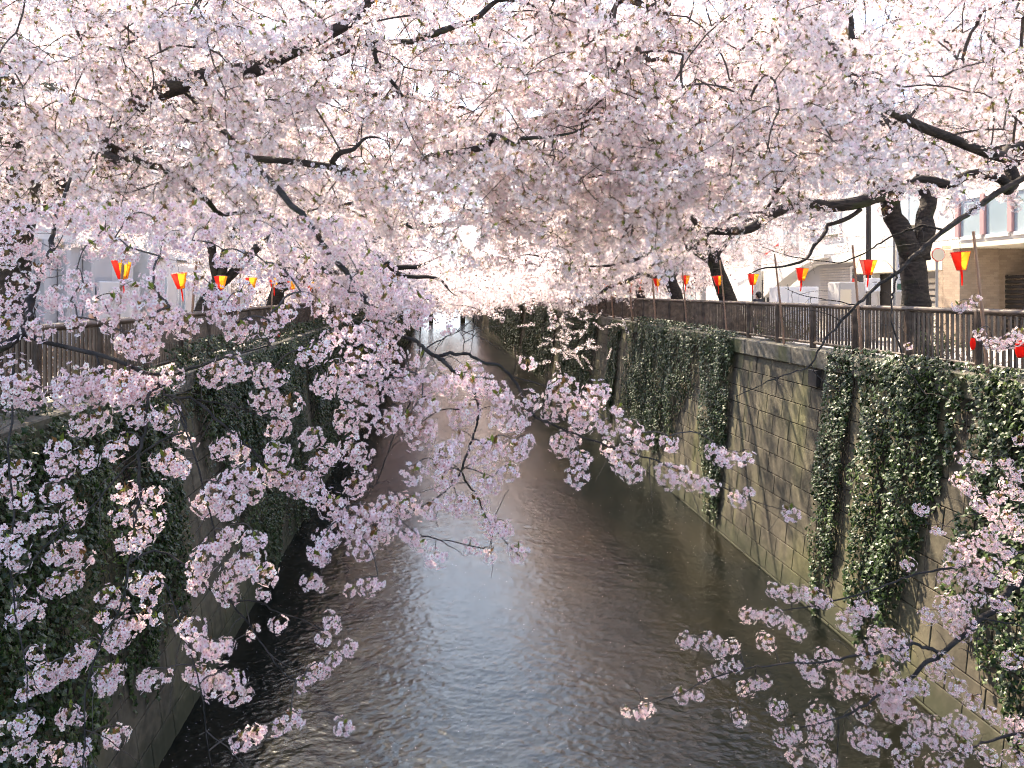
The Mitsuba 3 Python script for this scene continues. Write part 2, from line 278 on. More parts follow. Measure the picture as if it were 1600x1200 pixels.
# ------------------------------------------------------------------ ivy
def ivy(label, right, y0, y1, ztop, bottoms, depth=0.22, dens=620, seed=0, over=0.0, size=0.075, group=None):
    """A hanging mass between y0 and y1; bottoms: [(fraction along y, z of the lower edge)]."""
    key = num('ivy_curtain'); tag(key, label, 'ivy', group)
    r = np.random.default_rng(100 + seed); X = XRW if right else XLW; s = -1 if right else 1
    fx, fz = zip(*bottoms)
    n = int((y1 - y0) * (ztop - min(fz)) * dens * 1.25)
    y = r.uniform(y0, y1, n); z = r.uniform(min(fz) - 0.5, ztop, n)
    q = np.stack([y * 1.1, z * 0.25, np.full(n, seed * 3.3)], 1)
    edge = np.interp((y - y0) / (y1 - y0), fx, fz) + (meshkit.fbm(q * [2.2, 0, 1], 3, seed) - 0.5) * 3.2
    side = np.minimum(y - y0, y1 - y) + (meshkit.fbm(np.stack([z * 1.3, y * 0.3, y * 0 + seed], 1), 3, seed + 5) - 0.42) * 1.1
    thick = meshkit.fbm(q * [1.6, 2.4, 1], 3, seed + 9)
    keep = (z > edge) & (side > 0) & (r.random(n) < np.clip(0.2 + (z - edge) * 0.9, 0, 1) * np.clip(0.25 + 2.6 * (meshkit.fbm(np.stack([y * 1.7, z * 0.9, 0 * y + 7 * seed], 1), 3, seed + 3) - 0.28), 0.12, 1))
    y, z, thick, edge = y[keep], z[keep], thick[keep], edge[keep]; n = len(y)
    bulge = depth * np.clip(thick * 1.7 - 0.25, 0.08, 1.2) * np.clip((z - edge) * 0.9, 0.25, 1)
    out = bulge * np.sqrt(r.random(n)) + 0.02
    x = np.where(z < (ZR - 0.42 if right else ZL - 0.36), X(z), (9.15 if right else -4.90)) + s * out
    tops = ZR if right else ZL
    x = np.where(z > tops, (9.25 if right else -5.2) + s * r.uniform(-0.12, 0.32, n) , x)
    d = np.stack([np.full(n, s * 1.0), np.full(n, 0.0), np.full(n, 0.55)], 1) + r.normal(0, 0.42, (n, 3))
    R = rot_to(d, r.normal(0, 0.8, n))
    k = size * r.uniform(0.6, 1.25, n)
    leaf = np.array([[0, -0.5, 0], [0.5, -0.1, -0.12], [0.22, 0.12, 0.0], [0, 0.62, -0.1], [-0.22, 0.12, 0.0], [-0.5, -0.1, -0.12]])
    lf = np.array([[0, 1, 2], [0, 2, 4], [2, 3, 4], [0, 4, 5]])
    if y0 > 34: leaf = np.array([[0, -0.5, 0], [0.45, 0, -0.1], [0, 0.6, 0], [-0.45, 0, -0.1]]); lf = np.array([[0, 1, 2], [0, 2, 3]])
    v = np.einsum('nij,kj->nki', R, leaf) * k[:, None, None] + np.stack([x, y, z], 1)[:, None]
    f = (lf[None] + (np.arange(n) * len(leaf))[:, None, None]).reshape(-1, 3)
    kk = part(key, 'leaves'); put(kk, (v.reshape(-1, 3), f), 'ivy_leaf_material'); tag(kk, kind='stuff')
    st = []
    for i in range(max(3, int((y1 - y0) * 4))):
        yy = r.uniform(y0 + 0.05, y1 - 0.05); lo = np.interp((yy - y0) / (y1 - y0), fx, fz); zz = np.linspace(min(ztop, tops - 0.02), lo + r.uniform(-0.2, 0.6), 9)
        xx = np.where(zz < tops - 0.42, X(zz), 9.15 if right else -4.9) + s * 0.03
        st.append(tube(np.stack([xx, yy + np.cumsum(r.normal(0, 0.04, 9)), zz], 1), np.linspace(0.012, 0.005, 9), 4))
    kk = part(key, 'stems'); put(kk, cat(st), 'twig_material'); tag(kk, kind='stuff')
ivy('thick ivy at the right edge, covering the right wall from fence to water', True, 2.0, 13.1, 6.02, [(0, 0.0), (0.8, 0.5), (1, 1.6)], 0.5, 430, 1, size=0.098)
ivy('broad ivy curtain on the right wall beside the thick ivy at the right edge', True, 13.85, 16.3, 6.0, [(0, 3.4), (0.25, 1.6), (0.45, 0.6), (0.75, 0.3), (1, 0.9)], 0.42, 460, 2, size=0.095)
ivy('mound of ivy spilling over the right coping below the lantern poles', True, 7.6, 17.9, 6.05, [(0, 4.7), (0.85, 4.75), (1, 5.0)], 0.62, 520, 3, size=0.105)
ivy('narrow ivy strand hanging to the water beside the bare sunlit panels', True, 17.05, 18.15, 5.9, [(0, 0.9), (0.5, 0.4), (1, 1.1)], 0.26, 640, 4, size=0.085)
ivy('dark ivy strand reaching the water at the far end of the bare panels', True, 23.8, 25.9, 6.05, [(0, 0.6), (0.4, 0.15), (1, 2.6)], 0.4, 520, 5, size=0.09)
ivy('bright ivy curtain under the leaning trunk on the right bank', True, 25.6, 31.0, 6.15, [(0, 3.4), (0.25, 4.3), (0.5, 2.6), (0.75, 1.4), (1, 1.0)], 0.5, 450, 6, size=0.09)
ivy('ivy curtain on the right wall behind the bright one', True, 30.6, 36.5, 6.15, [(0, 0.9), (0.6, 0.8), (1, 2.0)], 0.45, 430, 7, size=0.09)
ivy('thin ivy strand on the far right wall between bare strips', True, 38.6, 40.6, 5.8, [(0, 1.5), (0.5, 0.6), (1, 2.0)], 0.35, 520, 8, size=0.09)
ivy('far ivy curtain on the right wall under hanging white blossom', True, 44, 56, 6.0, [(0, 1.2), (0.4, 0.4), (0.7, 1.8), (1, 0.6)], 0.5, 330, 9, size=0.1)
ivy('farther ivy curtain on the right wall', True, 59, 78, 6.0, [(0, 1.6), (0.4, 0.2), (0.7, 1.0), (1, 0.8)], 0.5, 200, 10, size=0.14)
ivy('farthest ivy on the right wall near the bridge', True, 82, 128, 6.0, [(0, 1.0), (0.4, 0.2), (0.7, 1.4), (1, 0.8)], 0.5, 90, 11, size=0.2)
ivy('large dark ivy at the left edge covering the left wall', False, 2.5, 14.2, 5.95, [(0, 0.0), (0.45, 0.2), (0.62, 1.2), (1, 1.6)], 0.4, 460, 12, size=0.09)
ivy('dark ivy mound over the left coping behind the bare strip', False, 15.0, 27.5, 6.25, [(0, 4.5), (0.2, 3.9), (1, 3.6)], 0.55, 460, 13, size=0.085)
ivy('long ivy curtain on the left wall reaching the dark water', False, 16.6, 27.0, 5.6, [(0, 2.2), (0.3, 0.3), (0.8, 0.1), (1, 0.4)], 0.4, 430, 14, size=0.085)
ivy('middle ivy curtain on the left wall', False, 28.5, 41.0, 6.1, [(0, 0.2), (0.5, 0.3), (1, 0.2)], 0.45, 340, 15, size=0.1)
ivy('far ivy curtain on the left wall beyond the bare edge', False, 44.5, 74, 6.1, [(0, 0.2), (0.5, 0.3), (1, 0.2)], 0.5, 170, 16, size=0.14)
ivy('farthest ivy on the left wall near the bridge', False, 76, 128, 6.1, [(0, 0.2), (0.5, 0.3), (1, 0.2)], 0.5, 90, 17, size=0.2)

# ------------------------------------------------------------------ blossom
PET = np.array([0.875, 0.80, 0.808])
def flower(lod, r):
    """(v, f, c) of one open flower of about 36 mm that faces +z."""
    R = 0.0185; v, f, c = [], [], []
    tint = PET * r.uniform(0.93, 1.05) + np.array([0.02, -0.03, -0.015]) * r.normal(); tint = np.clip(tint, 0, 0.95)
    cup = r.uniform(0.05, 0.5)
    if lod == 0:
        tint = np.minimum(tint * [1.06, 0.99, 0.965], 0.95)     # close flowers: clearer pink, tint also warmed and lifted to offset blue skylight
        for k in range(5):
            a = k * 2 * np.pi / 5 + r.normal(0, 0.05); ca, sa = np.cos(a), np.sin(a); q = r.uniform(0.9, 1.08) * R; cz = cup + r.normal(0, 0.08)
            pts = [(0.06, 0, 0), (0.5, 0.36, 0.55), (0.92, 0.27, 0.95), (0.86, 0, 0.8), (0.92, -0.27, 0.95), (0.5, -0.36, 0.55)]
            b = len(v)
            for x, y, z in pts: v.append(((x * ca - y * sa) * q, (x * sa + y * ca) * q, z * z * cz * q))
            f += [(b, b + i + 1, b + i + 2) for i in range(4)] if False else [(b, b + 1, b + 2), (b, b + 2, b + 3), (b, b + 3, b + 4), (b, b + 4, b + 5)]
            t = np.clip(tint * r.uniform(0.97, 1.03), 0, 0.95); c += [t * [0.93, 0.72, 0.78]] + [t] * 5
        b = len(v); v.append((0, 0, 0.16 * R)); c.append(np.array([0.40, 0.10, 0.12]))
        for k in range(5):
            a = k * 2 * np.pi / 5 + 0.6; v.append((0.21 * R * np.cos(a), 0.21 * R * np.sin(a), 0.06 * R)); c.append(np.array([0.50, 0.14, 0.18]))
        f += [(b, b + 1 + k, b + 1 + (k + 1) % 5) for k in range(5)]
    elif lod == 1:
        for k in range(5):
            a = k * 2 * np.pi / 5 + r.normal(0, 0.06); ca, sa = np.cos(a), np.sin(a); b = len(v); q = r.uniform(0.9, 1.08) * R
            for x, y, z in [(0.05, 0, 0), (0.68, 0.40, 0.5), (0.98, 0, 0.8), (0.68, -0.40, 0.5)]: v.append(((x * ca - y * sa) * q, (x * sa + y * ca) * q, z * cup * q))
            f += [(b, b + 1, b + 2), (b, b + 2, b + 3)]; c += [tint] * 4
        b = len(v)
        for k in range(3):
            a = k * 2.094 + r.uniform(0, 2); v.append((0.27 * R * np.cos(a), 0.27 * R * np.sin(a), 0.10 * R)); c.append(np.array([0.42, 0.10, 0.13]))
        f.append((b, b + 1, b + 2))
    else:
        R *= 1.02
        for k in range(5):
            a = k * 2 * np.pi / 5; b = len(v)
            v += [(0, 0, 0), (R * np.cos(a - 0.5), R * np.sin(a - 0.5), cup * R * 0.7), (R * np.cos(a + 0.5), R * np.sin(a + 0.5), cup * R * 0.7)]
            f.append((b, b + 1, b + 2)); c += [tint * 0.99, tint, tint]
    return np.array(v), np.array(f), np.array(c)
FLOWERS = {l: [flower(l, np.random.default_rng(50 + 10 * l + i)) for i in range(7)] for l in (0, 1, 2)}
class Soup:
    def __init__(s): s.v, s.f, s.c, s.n = [], [], [], 0
    def add(s, v, f, c):
        s.v.append(np.asarray(v, float)); s.f.append(np.asarray(f, int) + s.n); s.c.append(np.asarray(c, float)); s.n += len(v)
    def out(s): return np.vstack(s.v), np.vstack(s.f), np.vstack(s.c)
def pompom(S, centre, rad, nf, lod, r, up=(0, 0, 1), leaves=2):
    """One umbel cluster: open flowers round a spur, each on its stalk, young leaves at the top."""
    centre = np.asarray(centre, float)
    d = []
    while len(d) < nf:
        x = r.normal(size=3); x /= np.linalg.norm(x)
        if x[2] > 0.55 and r.random() < 0.8: continue
        if all(x @ y < 0.93 for y in d) or r.random() < 0.06: d.append(x)
    d = np.array(d); k = rad * r.uniform(0.72, 1.08, nf)
    p = centre + d * k[:, None] + np.array([0, 0, -0.15 * rad])
    face = d + r.normal(0, 0.28, (nf, 3)); M = rot_to(face, r.uniform(0, 6.28, nf))
    for i in range(nf):
        v, f, c = FLOWERS[lod][r.integers(7)]
        S.add(v @ M[i].T * r.uniform(0.92, 1.1) + p[i], f, c * r.uniform(0.96, 1.0))
    if lod < 2:
        a = centre + np.array([0, 0, 0.25 * rad]); w = 0.0011 if lod == 0 else 0.0016
        for i in range(nf):
            e = np.cross(p[i] - a, [0.3, 0.5, 0.8]); e *= w / (np.linalg.norm(e) + 1e-9)
            S.add([a - e, a + e, p[i]], [(0, 1, 2)], [[0.22, 0.22, 0.07], [0.22, 0.22, 0.07], [0.42, 0.14, 0.12]])
    if lod in (1, 2):
        for i in range(3 if lod == 1 else 2):
            a = centre + r.normal(0, 0.35 * rad, 3); q = r.normal(size=3); q[2] = abs(q[2]) * 0.4; b = a + q / np.linalg.norm(q) * rad * r.uniform(0.8, 1.5); e = np.cross(b - a, r.normal(size=3)); e *= (0.0026 if lod == 1 else 0.004) / (np.linalg.norm(e) + 1e-9)
            S.add([a - e, a + e, b], [(0, 1, 2)], [[0.07, 0.045, 0.035]] * 2 + [[0.16, 0.06, 0.05]])
    for i in range(leaves):
        dd = np.array([r.normal(0, 0.7), r.normal(0, 0.7), r.uniform(0.5, 1.2)]); dd /= np.linalg.norm(dd); L = r.uniform(0.6, 1.0) * min(rad, 0.06)
        e = np.cross(dd, r.normal(size=3)); e *= 0.22 * L / (np.linalg.norm(e) + 1e-9); a = centre + dd * 0.15 * rad
        col = (np.array([0.16, 0.20, 0.035]) if r.random() < 0.6 else np.array([0.22, 0.12, 0.045])) * r.uniform(0.6, 1.3)
        S.add([a, a + dd * L * 0.5 + e, a + dd * L, a + dd * L * 0.5 - e], [(0, 1, 2), (0, 2, 3)], [col] * 4)
def soup_ply(S):
    v, f, c = S.out(); return mikit.ply((v, f), 'petal_material', color=c)
def wand_mesh(lod, r, L):
    """A flowering shoot along +x that droops a little: clusters strung along it."""
    S = Soup(); n = max(2, int(L / 0.105)); pts = []
    for i in range(n):
        t = (i + 0.6) / n; c = np.array([t * L, r.normal(0, 0.03), -0.10 * L * t * t + r.normal(0, 0.025)]); pts.append(c)
        rad = r.uniform(0.052, 0.084) * (1.0 if t < 0.85 else 0.8)
        nf = int((rad / 0.06) ** 2 * (14 if lod == 1 else 10))
        pompom(S, c, rad, nf, lod, r, leaves=int(r.random() < 0.75) + int(r.random() < 0.4))
    m = tube(smooth_line(np.vstack([[[0, 0, 0]], np.array(pts) + [0, 0, 0.02]]), 2), np.linspace(0.0046, 0.002, 2 * n + 1), 3, cap=False)
    S.add(m.vertices, m.faces, np.tile([0.085, 0.065, 0.052], (len(m.vertices), 1)))
    return S
WANDS = {}
for lod, cnt in ((1, 9), (2, 7)):
    for i in range(cnt):
        L = 0.40 + 0.055 * i; rr = np.random.default_rng(900 + lod * 50 + i)
        g = f'flowering_shoot_{lod}_{i}'
        scene[g] = {'type': 'shapegroup', 'blossom': soup_ply(wand_mesh(lod, rr, L))}
        WANDS.setdefault(lod, []).append((g, L))
def puff(r):
    """Far blossom: a loose shoot of small petal clumps."""
    S = Soup(); L = 0.8
    for i in range(70):
        t = r.random(); c = np.array([t * L, 0, -0.12 * t * t * L]) + r.normal(0, 0.055, 3)
        M = rot_to(r.normal(size=(1, 3)), np.array([r.uniform(0, 6)]))[0]; k = r.uniform(0.016, 0.032)
        col = np.clip(PET * r.uniform(0.85, 1.0), 0, 0.93) if r.random() > 0.12 else np.array([0.16, 0.09, 0.06])
        S.add(np.array([[-k, -k, 0], [k, -0.8 * k, 0.2 * k], [0.9 * k, k, 0], [-k, 0.9 * k, 0.2 * k]]) @ M.T + c, [(0, 1, 2), (0, 2, 3)], [col] * 4)
    return S
for i in range(5):
    g = f'flowering_shoot_3_{i}'; scene[g] = {'type': 'shapegroup', 'blossom': soup_ply(puff(np.random.default_rng(2000 + i)))}
    WANDS.setdefault(3, []).append((g, 0.8))

# ------------------------------------------------------------------ trees
def grow(nodes, pts, cap=1e9):
    """Joins the points pts one by one to the nearest node that is already joined. Returns the parent index of each, counted through nodes then pts."""
    nodes = np.asarray(nodes); d0, _ = cKDTree(nodes).query(pts); order = np.argsort(d0)
    allp = [*nodes]; idx = list(range(len(nodes))); parent = np.full(len(pts), -1); fresh, tree = [], cKDTree(nodes); tidx = list(idx)
    for o in order:
        p = pts[o]; d, j = tree.query(p); best, bi = d, tidx[j]
        if fresh:
            q = np.array([pts[k] for k in fresh]); dd = np.linalg.norm(q - p, axis=1); k = dd.argmin()
            if dd[k] < best: best, bi = dd[k], len(nodes) + fresh[k]
        parent[o] = bi; fresh.append(o); allp.append(p)
        if len(fresh) > 60:
            tidx = tidx + [len(nodes) + k for k in fresh]; tree = cKDTree(np.vstack([nodes] + [pts[[k - len(nodes) for k in tidx[len(nodes):]]]])); fresh = []
    return parent, order
def twig_mesh(nodes, pts, parent, order, r, r0=0.0035, sides=4, sag=0.06, seg=3, power=0.42):
    cnt = np.ones(len(pts)); N = len(nodes)
    for o in order[::-1]:
        if parent[o] >= N: cnt[parent[o] - N] += cnt[o]
    ms = []
    for o in range(len(pts)):
        a = nodes[parent[o]] if parent[o] < N else pts[parent[o] - N]; b = pts[o]; L = np.linalg.norm(b - a)
        if L < 1e-4: continue
        t = np.linspace(0, 1, seg + 1)[:, None]
        j = r.normal(0, 0.05 * L, 3); bow = np.sin(t * np.pi) * (j + np.array([0, 0, sag * L]))
        rb = r0 * cnt[o] ** power; ra = rb * 1.15 if parent[o] >= N else rb * 1.3
        ms.append(tube(a + (b - a) * t + bow, ra + (rb - ra) * t[:, 0], sides, cap=False))
    return cat(ms)
def wiggle(p, amp, r):
    p = smooth_line(p, 5); n = len(p); q = np.zeros((n, 3))
    for o in (3, 6): q += amp / o * 3 * np.stack([np.interp(np.arange(n), np.linspace(0, n - 1, o * 2), r.normal(0, 1, o * 2)) for _ in range(3)], 1)
    w = np.clip(np.arange(n) / 5.0, 0, 1)[:, None]; p = p.copy(); p[:, :3] += q * w; return p
def limb_mesh(p, sides):
    m = tube(p[:, :3], p[:, 3], sides); v = np.array(m.vertices); c = np.repeat(p[:, :3], sides, 0)
    k = len(c); f = 0.82 + 0.36 * meshkit.fbm(v[:k] * 5.0, 2, 3)[:, None]; v[:k] = c + (v[:k] - c) * f
    return trimesh.Trimesh(v, m.faces, process=False)
def cherry(label, base, street, side, lod, seed, nw, crown, limbs=None, trunk=None, rtrunk=0.28, group=None, nparts=0, extra=None, nauto=5, reach=6.0, sprays=None):
    """side +1: the river lies towards +x. crown(p) -> keep mask for candidate points; extra(t, key, rng): more branches of this tree."""
    key = num('cherry_tree'); tag(key, label, 'cherry tree', group); r = np.random.default_rng(seed)
    bx, by = base
    if trunk is None:
        h = r.uniform(2.0, 2.6); tp = np.array([[bx, by, street - 0.1, rtrunk * 1.35], [bx + 0.02, by, street + 0.35, rtrunk * 1.05], [bx + side * 0.15 + r.normal(0, .1), by + r.normal(0, 0.1), street + h * 0.6, rtrunk * 0.92], [bx + side * 0.4, by + r.normal(0, 0.15), street + h, rtrunk * 0.85]])
    else: tp = np.array(trunk, float)
    tl = smooth_line(tp, 5); put(part(key, 'trunk'), limb_mesh(tl, 12 if lod < 3 else 7), 'bark_material', smooth=True)
    top = tp[-1]; L = []
    for q in limbs or []: L.append(np.vstack([q, [*(2 * np.array(q[-1][:3]) - np.array(q[-2][:3])) * 0.6 + 0.4 * np.array(q[-1][:3]), 0.004]]) if q[-1][3] < 0.06 else np.array(q, float))
    for i in range(nauto):
        a = (i / nauto) * 2 * np.pi + r.uniform(-0.35, 0.35); dx = np.cos(a) + side * 0.55; dy = np.sin(a); k = np.hypot(dx, dy); dx, dy = dx / k, dy / k
        ln = reach * r.uniform(0.75, 1.1) * (1.0 if dx * side > 0 else 0.75); up = r.uniform(1.6, 3.6) if dx * side < 0.4 else r.uniform(1.2, 2.9)
        rr = rtrunk * r.uniform(0.45, 0.68)
        L.append(np.array([[top[0], top[1], top[2] - 0.15, rr], [top[0] + dx * ln * 0.18, top[1] + dy * ln * 0.18, top[2] + up * 0.42, rr * 0.85], [top[0] + dx * ln * 0.45, top[1] + dy * ln * 0.45, top[2] + up * 0.85, rr * 0.6],
                           [top[0] + dx * ln * 0.75, top[1] + dy * ln * 0.75, top[2] + up * 1.0, rr * 0.36], [top[0] + dx * ln, top[1] + dy * ln, top[2] + up * 0.85, 0.006]]))
    nodes = []
    for q in L:
        p = wiggle(q, 0.10, r); put(part(key, 'limb'), limb_mesh(p, 10 if lod < 2 else 6 if lod < 3 else 5), 'bark_material', smooth=True)
        nodes.append(p[3:, :3])
    nodes = np.vstack(nodes)
    # side branches, then flowering shoots in the crown
    C = crown(r)[:nw]
    if sprays is not None: C = np.vstack([sprays(r), C])
    n = len(C); pts = C
    parent, order = grow(nodes, pts)
    N = len(nodes); src = np.array([nodes[k] if k < N else pts[k - N] for k in parent])
    k = part(key, 'twigs'); put(k, twig_mesh(nodes, pts, parent, order, r, 0.0028 if lod < 3 else 0.006, 4 if lod < 2 else 3, seg=3 if lod < 3 else 2), 'twig_material' if lod < 3 else 'bark_material', smooth=True); tag(k, kind='stuff')
    out = pts - src; out /= np.linalg.norm(out, axis=1, keepdims=True) + 1e-9
    d = out * 0.8 + r.normal(0, 0.55, (n, 3)); d[:, 2] = d[:, 2] * 0.6 - 0.05; d /= np.linalg.norm(d, axis=1, keepdims=True)
    dist = np.linalg.norm(pts - [0, 0, EYE], axis=1); rank = np.argsort(dist); stems = []; j = 0
    for q, i in enumerate(rank):
        ld = 2 if lod == 1 and pts[i, 2] > 11.8 else lod
        g, wl = WANDS[ld][r.integers(len(WANDS[ld]))]; x = d[i]; y = np.cross([0, 0, 1.0], x); y /= np.linalg.norm(y); z = np.cross(x, y)
        s = r.uniform(0.85, 1.2) * (1.0 if lod < 3 else 1.35 + min(1.2, by / 120)); m = np.eye(4); m[:3, :3] = np.stack([x, y, z], 1) * s; m[:3, 3] = pts[i]
        kk = part(key, 'flowering_shoot') if q < nparts else f'{key}__blossom__{j:04d}'
        j += q >= nparts
        scene[kk] = {'type': 'instance', 'group': {'type': 'ref', 'id': g}, 'to_world': T(m.tolist())}
    if j: tag(f'{key}__blossom', kind='stuff')
    if extra: extra(key, r)
    return key

def crown_fn(base, street, side, lo, hi, spread=6.0, shift=2.6, dens_seed=0, n=6000, thr=0.44, droop=0.0, limit=None, span=None):
    """Candidate points for shoots: a vaulted slab over the tree that thins out where the noise says so."""
    def f(r):
        p = np.empty((n * 6, 3)); a = r.uniform(0, 2 * np.pi, len(p)); q = np.sqrt(r.random(len(p)))
        p[:, 0] = base[0] + side * shift + spread * q * np.cos(a); p[:, 1] = base[1] + (span or spread) * q * np.sin(a)
        riv = np.clip((p[:, 0] - base[0]) * side, 0, 20)
        low = street + lo - droop * riv; top = street + hi - 1.6 * q ** 2 - 0.045 * riv ** 2
        u = r.random(len(p)); p[:, 2] = low + (top - low) * u
        g = meshkit.fbm(p * [0.62, 0.62, 0.95], 3, dens_seed)
        keep = (top > low + 0.1) & (g > thr - 0.12 * (u < 0.25) + 0.10 * r.normal(size=len(p)))
        far = np.clip((p[:, 1] - 15.5) / 2.0, 0, 1) * np.clip(1 - 0.2 * (p[:, 1] - 60) / 20, 0.8, 1) * np.clip((170 - p[:, 1]) / 10, 0, 1)    # away from the bridge the two rows leave the sky open over the middle of the river
        keep &= (riv < 4.3 + 1.8 * (meshkit.fbm(p * 0.5, 2, 31) - 0.3)) | (r.random(len(p)) > far) | ((p[:, 2] < street + 3.4) & (p[:, 1] > 46) & (r.random(len(p)) < 0.30))
        keep &= np.linalg.norm(p - [0, 0, EYE], axis=1) > 4.2
        if limit is not None: keep &= limit(p)
        return p[keep]
    return f

# --- hand-laid foreground branches: points along the real limbs of the two nearest trees (photo position, distance)
def near_depth_left(x, y):
    return 4.25 + 0.9 * (meshkit.noise(np.array([x / 170.0, y / 170.0, 1.5])) - 0.5) + 0.0009 * max(0, x - 500) + 0.0012 * max(0, 560 - y)
def near_depth_right(x, y):
    return 6.4 + 1.2 * (meshkit.noise(np.array([x / 150.0, y / 150.0, 7.5])) - 0.5)
LEFT = """15,610,28 45,618,22 100,610,28 115,627,18 135,600,28 160,605,26 190,603,28 215,605,26 235,595,22 130,661,22 155,653,22 92,694,20 95,722,22 133,713,22 180,700,20 200,685,14
214,645,22 257,648,26 258,718,24 275,725,20 85,765,22 100,770,14 68,812,22 115,795,20 120,812,14 195,767,20 240,770,20 215,800,22 243,812,18 185,805,14 210,843,22 195,850,16 228,835,16
25,735,24 15,765,22 35,780,18 20,850,24 30,875,18 8,830,14 35,822,16 105,860,24 130,870,18 85,868,16 118,845,12 285,730,16 300,690,12 285,685,14 315,782,20 325,795,16 345,700,18 360,690,20 375,705,18
365,745,24 390,740,24 340,765,24 365,775,24 395,765,20 330,790,16 355,795,20 365,830,16 352,838,14 395,840,18 320,870,24 335,850,18 310,885,20 345,855,14 375,880,22 395,870,24 360,895,22
415,620,26 450,630,24 428,668,16 440,665,16 435,705,24 490,680,18 480,690,14 425,735,22 445,745,24 470,755,24 490,765,22 480,745,20 500,720,20 515,708,20 520,785,26 545,800,24 560,815,24 535,825,22 575,800,18
540,647,22 575,645,20 565,668,16 560,610,34 580,605,24 550,700,24 565,708,20 555,755,20 570,735,16 535,668,12 605,655,24 615,640,14 655,675,28 665,665,20 660,630,16 625,600,24 720,645,24 735,635,20
780,620,22 785,650,22 700,705,24 690,715,20 645,738,20 680,730,16 755,705,28 770,695,18 795,735,18 717,682,12 705,740,16 690,755,16 755,750,20 770,755,16 605,780,16 625,790,20 640,785,20 595,800,20
680,795,18 665,800,16 712,780,22 720,790,16 745,785,20 775,820,20 790,825,16 760,812,16 565,850,24 575,840,20 590,830,24 640,835,16 610,815,20 680,868,20 735,852,14 765,865,14 810,860,18 510,840,22 500,870,16
495,860,18 655,850,14 405,845,14 415,895,22 95,908,22 115,905,18 75,915,14 25,965,18 40,950,20 60,955,14 28,920,10 170,930,20 190,940,14 215,905,20 235,910,22 232,935,14 225,955,12 245,965,12 158,962,12 185,985,26
200,975,22 215,972,14 180,1000,16 55,1020,16 75,1050,24 60,1058,22 95,1045,16 120,1030,20 135,1010,18 110,1040,18 35,1085,14 170,1055,24 180,1045,18 165,1070,16 235,1060,18 225,1065,14 260,1055,10 300,980,22
285,975,14 310,1005,22 325,1010,20 345,1015,20 355,1005,16 315,1055,22 300,1050,16 335,1065,24 355,1060,18 370,1060,18 365,1085,18 385,1082,14 110,1110,16 100,1122,14 122,1118,14 40,1130,20 55,1120,14 30,1125,14
185,1145,20 175,1150,16 38,1170,18 50,1165,12 5,1135,10 5,1180,12 70,1170,12 95,1175,18 115,1180,20 135,1165,10 60,1195,12 120,1195,14 375,1155,18 395,1145,18 350,915,20 360,930,16 310,915,16 300,908,14 395,985,12
410,925,14 485,905,16 500,912,12 575,912,18 590,910,12 545,922,12 435,972,16 515,965,14 505,995,14 520,978,14 545,1010,16 520,1030,14 495,1045,16 505,1050,12 475,1065,14 455,1120,16 465,1125,12 435,1135,14 405,1140,14
537,1132,16 825,625,20 870,620,22 880,605,26 900,635,24 925,620,24 935,608,20 910,650,24 860,645,16 808,655,20 805,700,22 820,690,16 880,690,22 895,680,18 950,665,18 985,670,20 965,637,12 1005,685,16 905,715,18 903,740,20
965,710,18 975,725,20 985,700,16 950,697,14 990,738,18 1045,690,16 1045,740,22 1060,735,18 1080,750,16 1095,755,14 1115,760,12 1120,705,18 1135,715,14 1155,715,12 1170,712,10 1155,782,12 1148,772,10 1170,770,10 1235,800,14 825,565,14
15,500,24 10,518,20 50,505,20 62,512,22 90,455,18 130,452,22 20,575,30 35,600,26 120,585,26 105,600,24 150,590,20 170,595,28 200,590,26 225,595,26 190,615,24 215,535,26 232,540,22 195,530,20 240,500,26
240,430,20 250,410,18 240,455,20 265,490,24 290,505,24 235,520,24 340,480,24 345,465,20 350,490,22 375,465,18 415,420,20 370,515,20 385,510,18 420,510,18 435,490,20 450,485,16 335,580,24 360,570,24 375,575,18
410,580,20 430,585,20 270,585,20 600,470,28 605,452,26 590,485,20 650,490,22 660,495,18 585,510,26 610,515,22 570,515,20 625,510,14 615,555,22 560,555,28 550,575,22 630,600,26 640,590,24 680,590,24 735,580,24
740,600,20 720,592,16 700,515,12 30,370,26 10,395,24 45,385,20 85,400,20 120,430,22 60,420,18 150,385,22 180,380,20 200,395,20 165,365,18 110,350,22 140,345,20 255,380,22 280,370,20 300,385,18 320,365,20 240,350,20 205,345,22 350,400,18 380,405,20 440,375,22 455,395,18 500,365,22 520,350,20 470,350,20 530,395,18 560,360,20
30,330,28 70,335,26 100,325,26 20,350,22 130,330,24 170,330,22 215,325,24 260,330,24 300,325,22 340,345,20 390,355,20 420,345,22
35,440,22 15,470,24 75,470,20 110,480,20 150,475,18 180,470,22 205,450,22 225,480,22 170,500,18 250,475,18 120,505,16 310,440,20 330,455,18 390,445,18 440,430,20 470,440,20 500,430,22 520,450,22 545,465,22 480,410,20 510,395,20 540,380,22 575,400,20 600,420,22 560,435,20
620,440,20 640,460,22 660,470,20 530,500,22 550,520,22 520,525,18 500,545,20 480,555,18 530,580,24 510,600,22 545,605,20 600,540,22 590,575,20 655,560,16 660,600,22 700,600,20 760,600,20 780,610,20 670,630,18 640,655,20 470,465,18 500,480,16"""
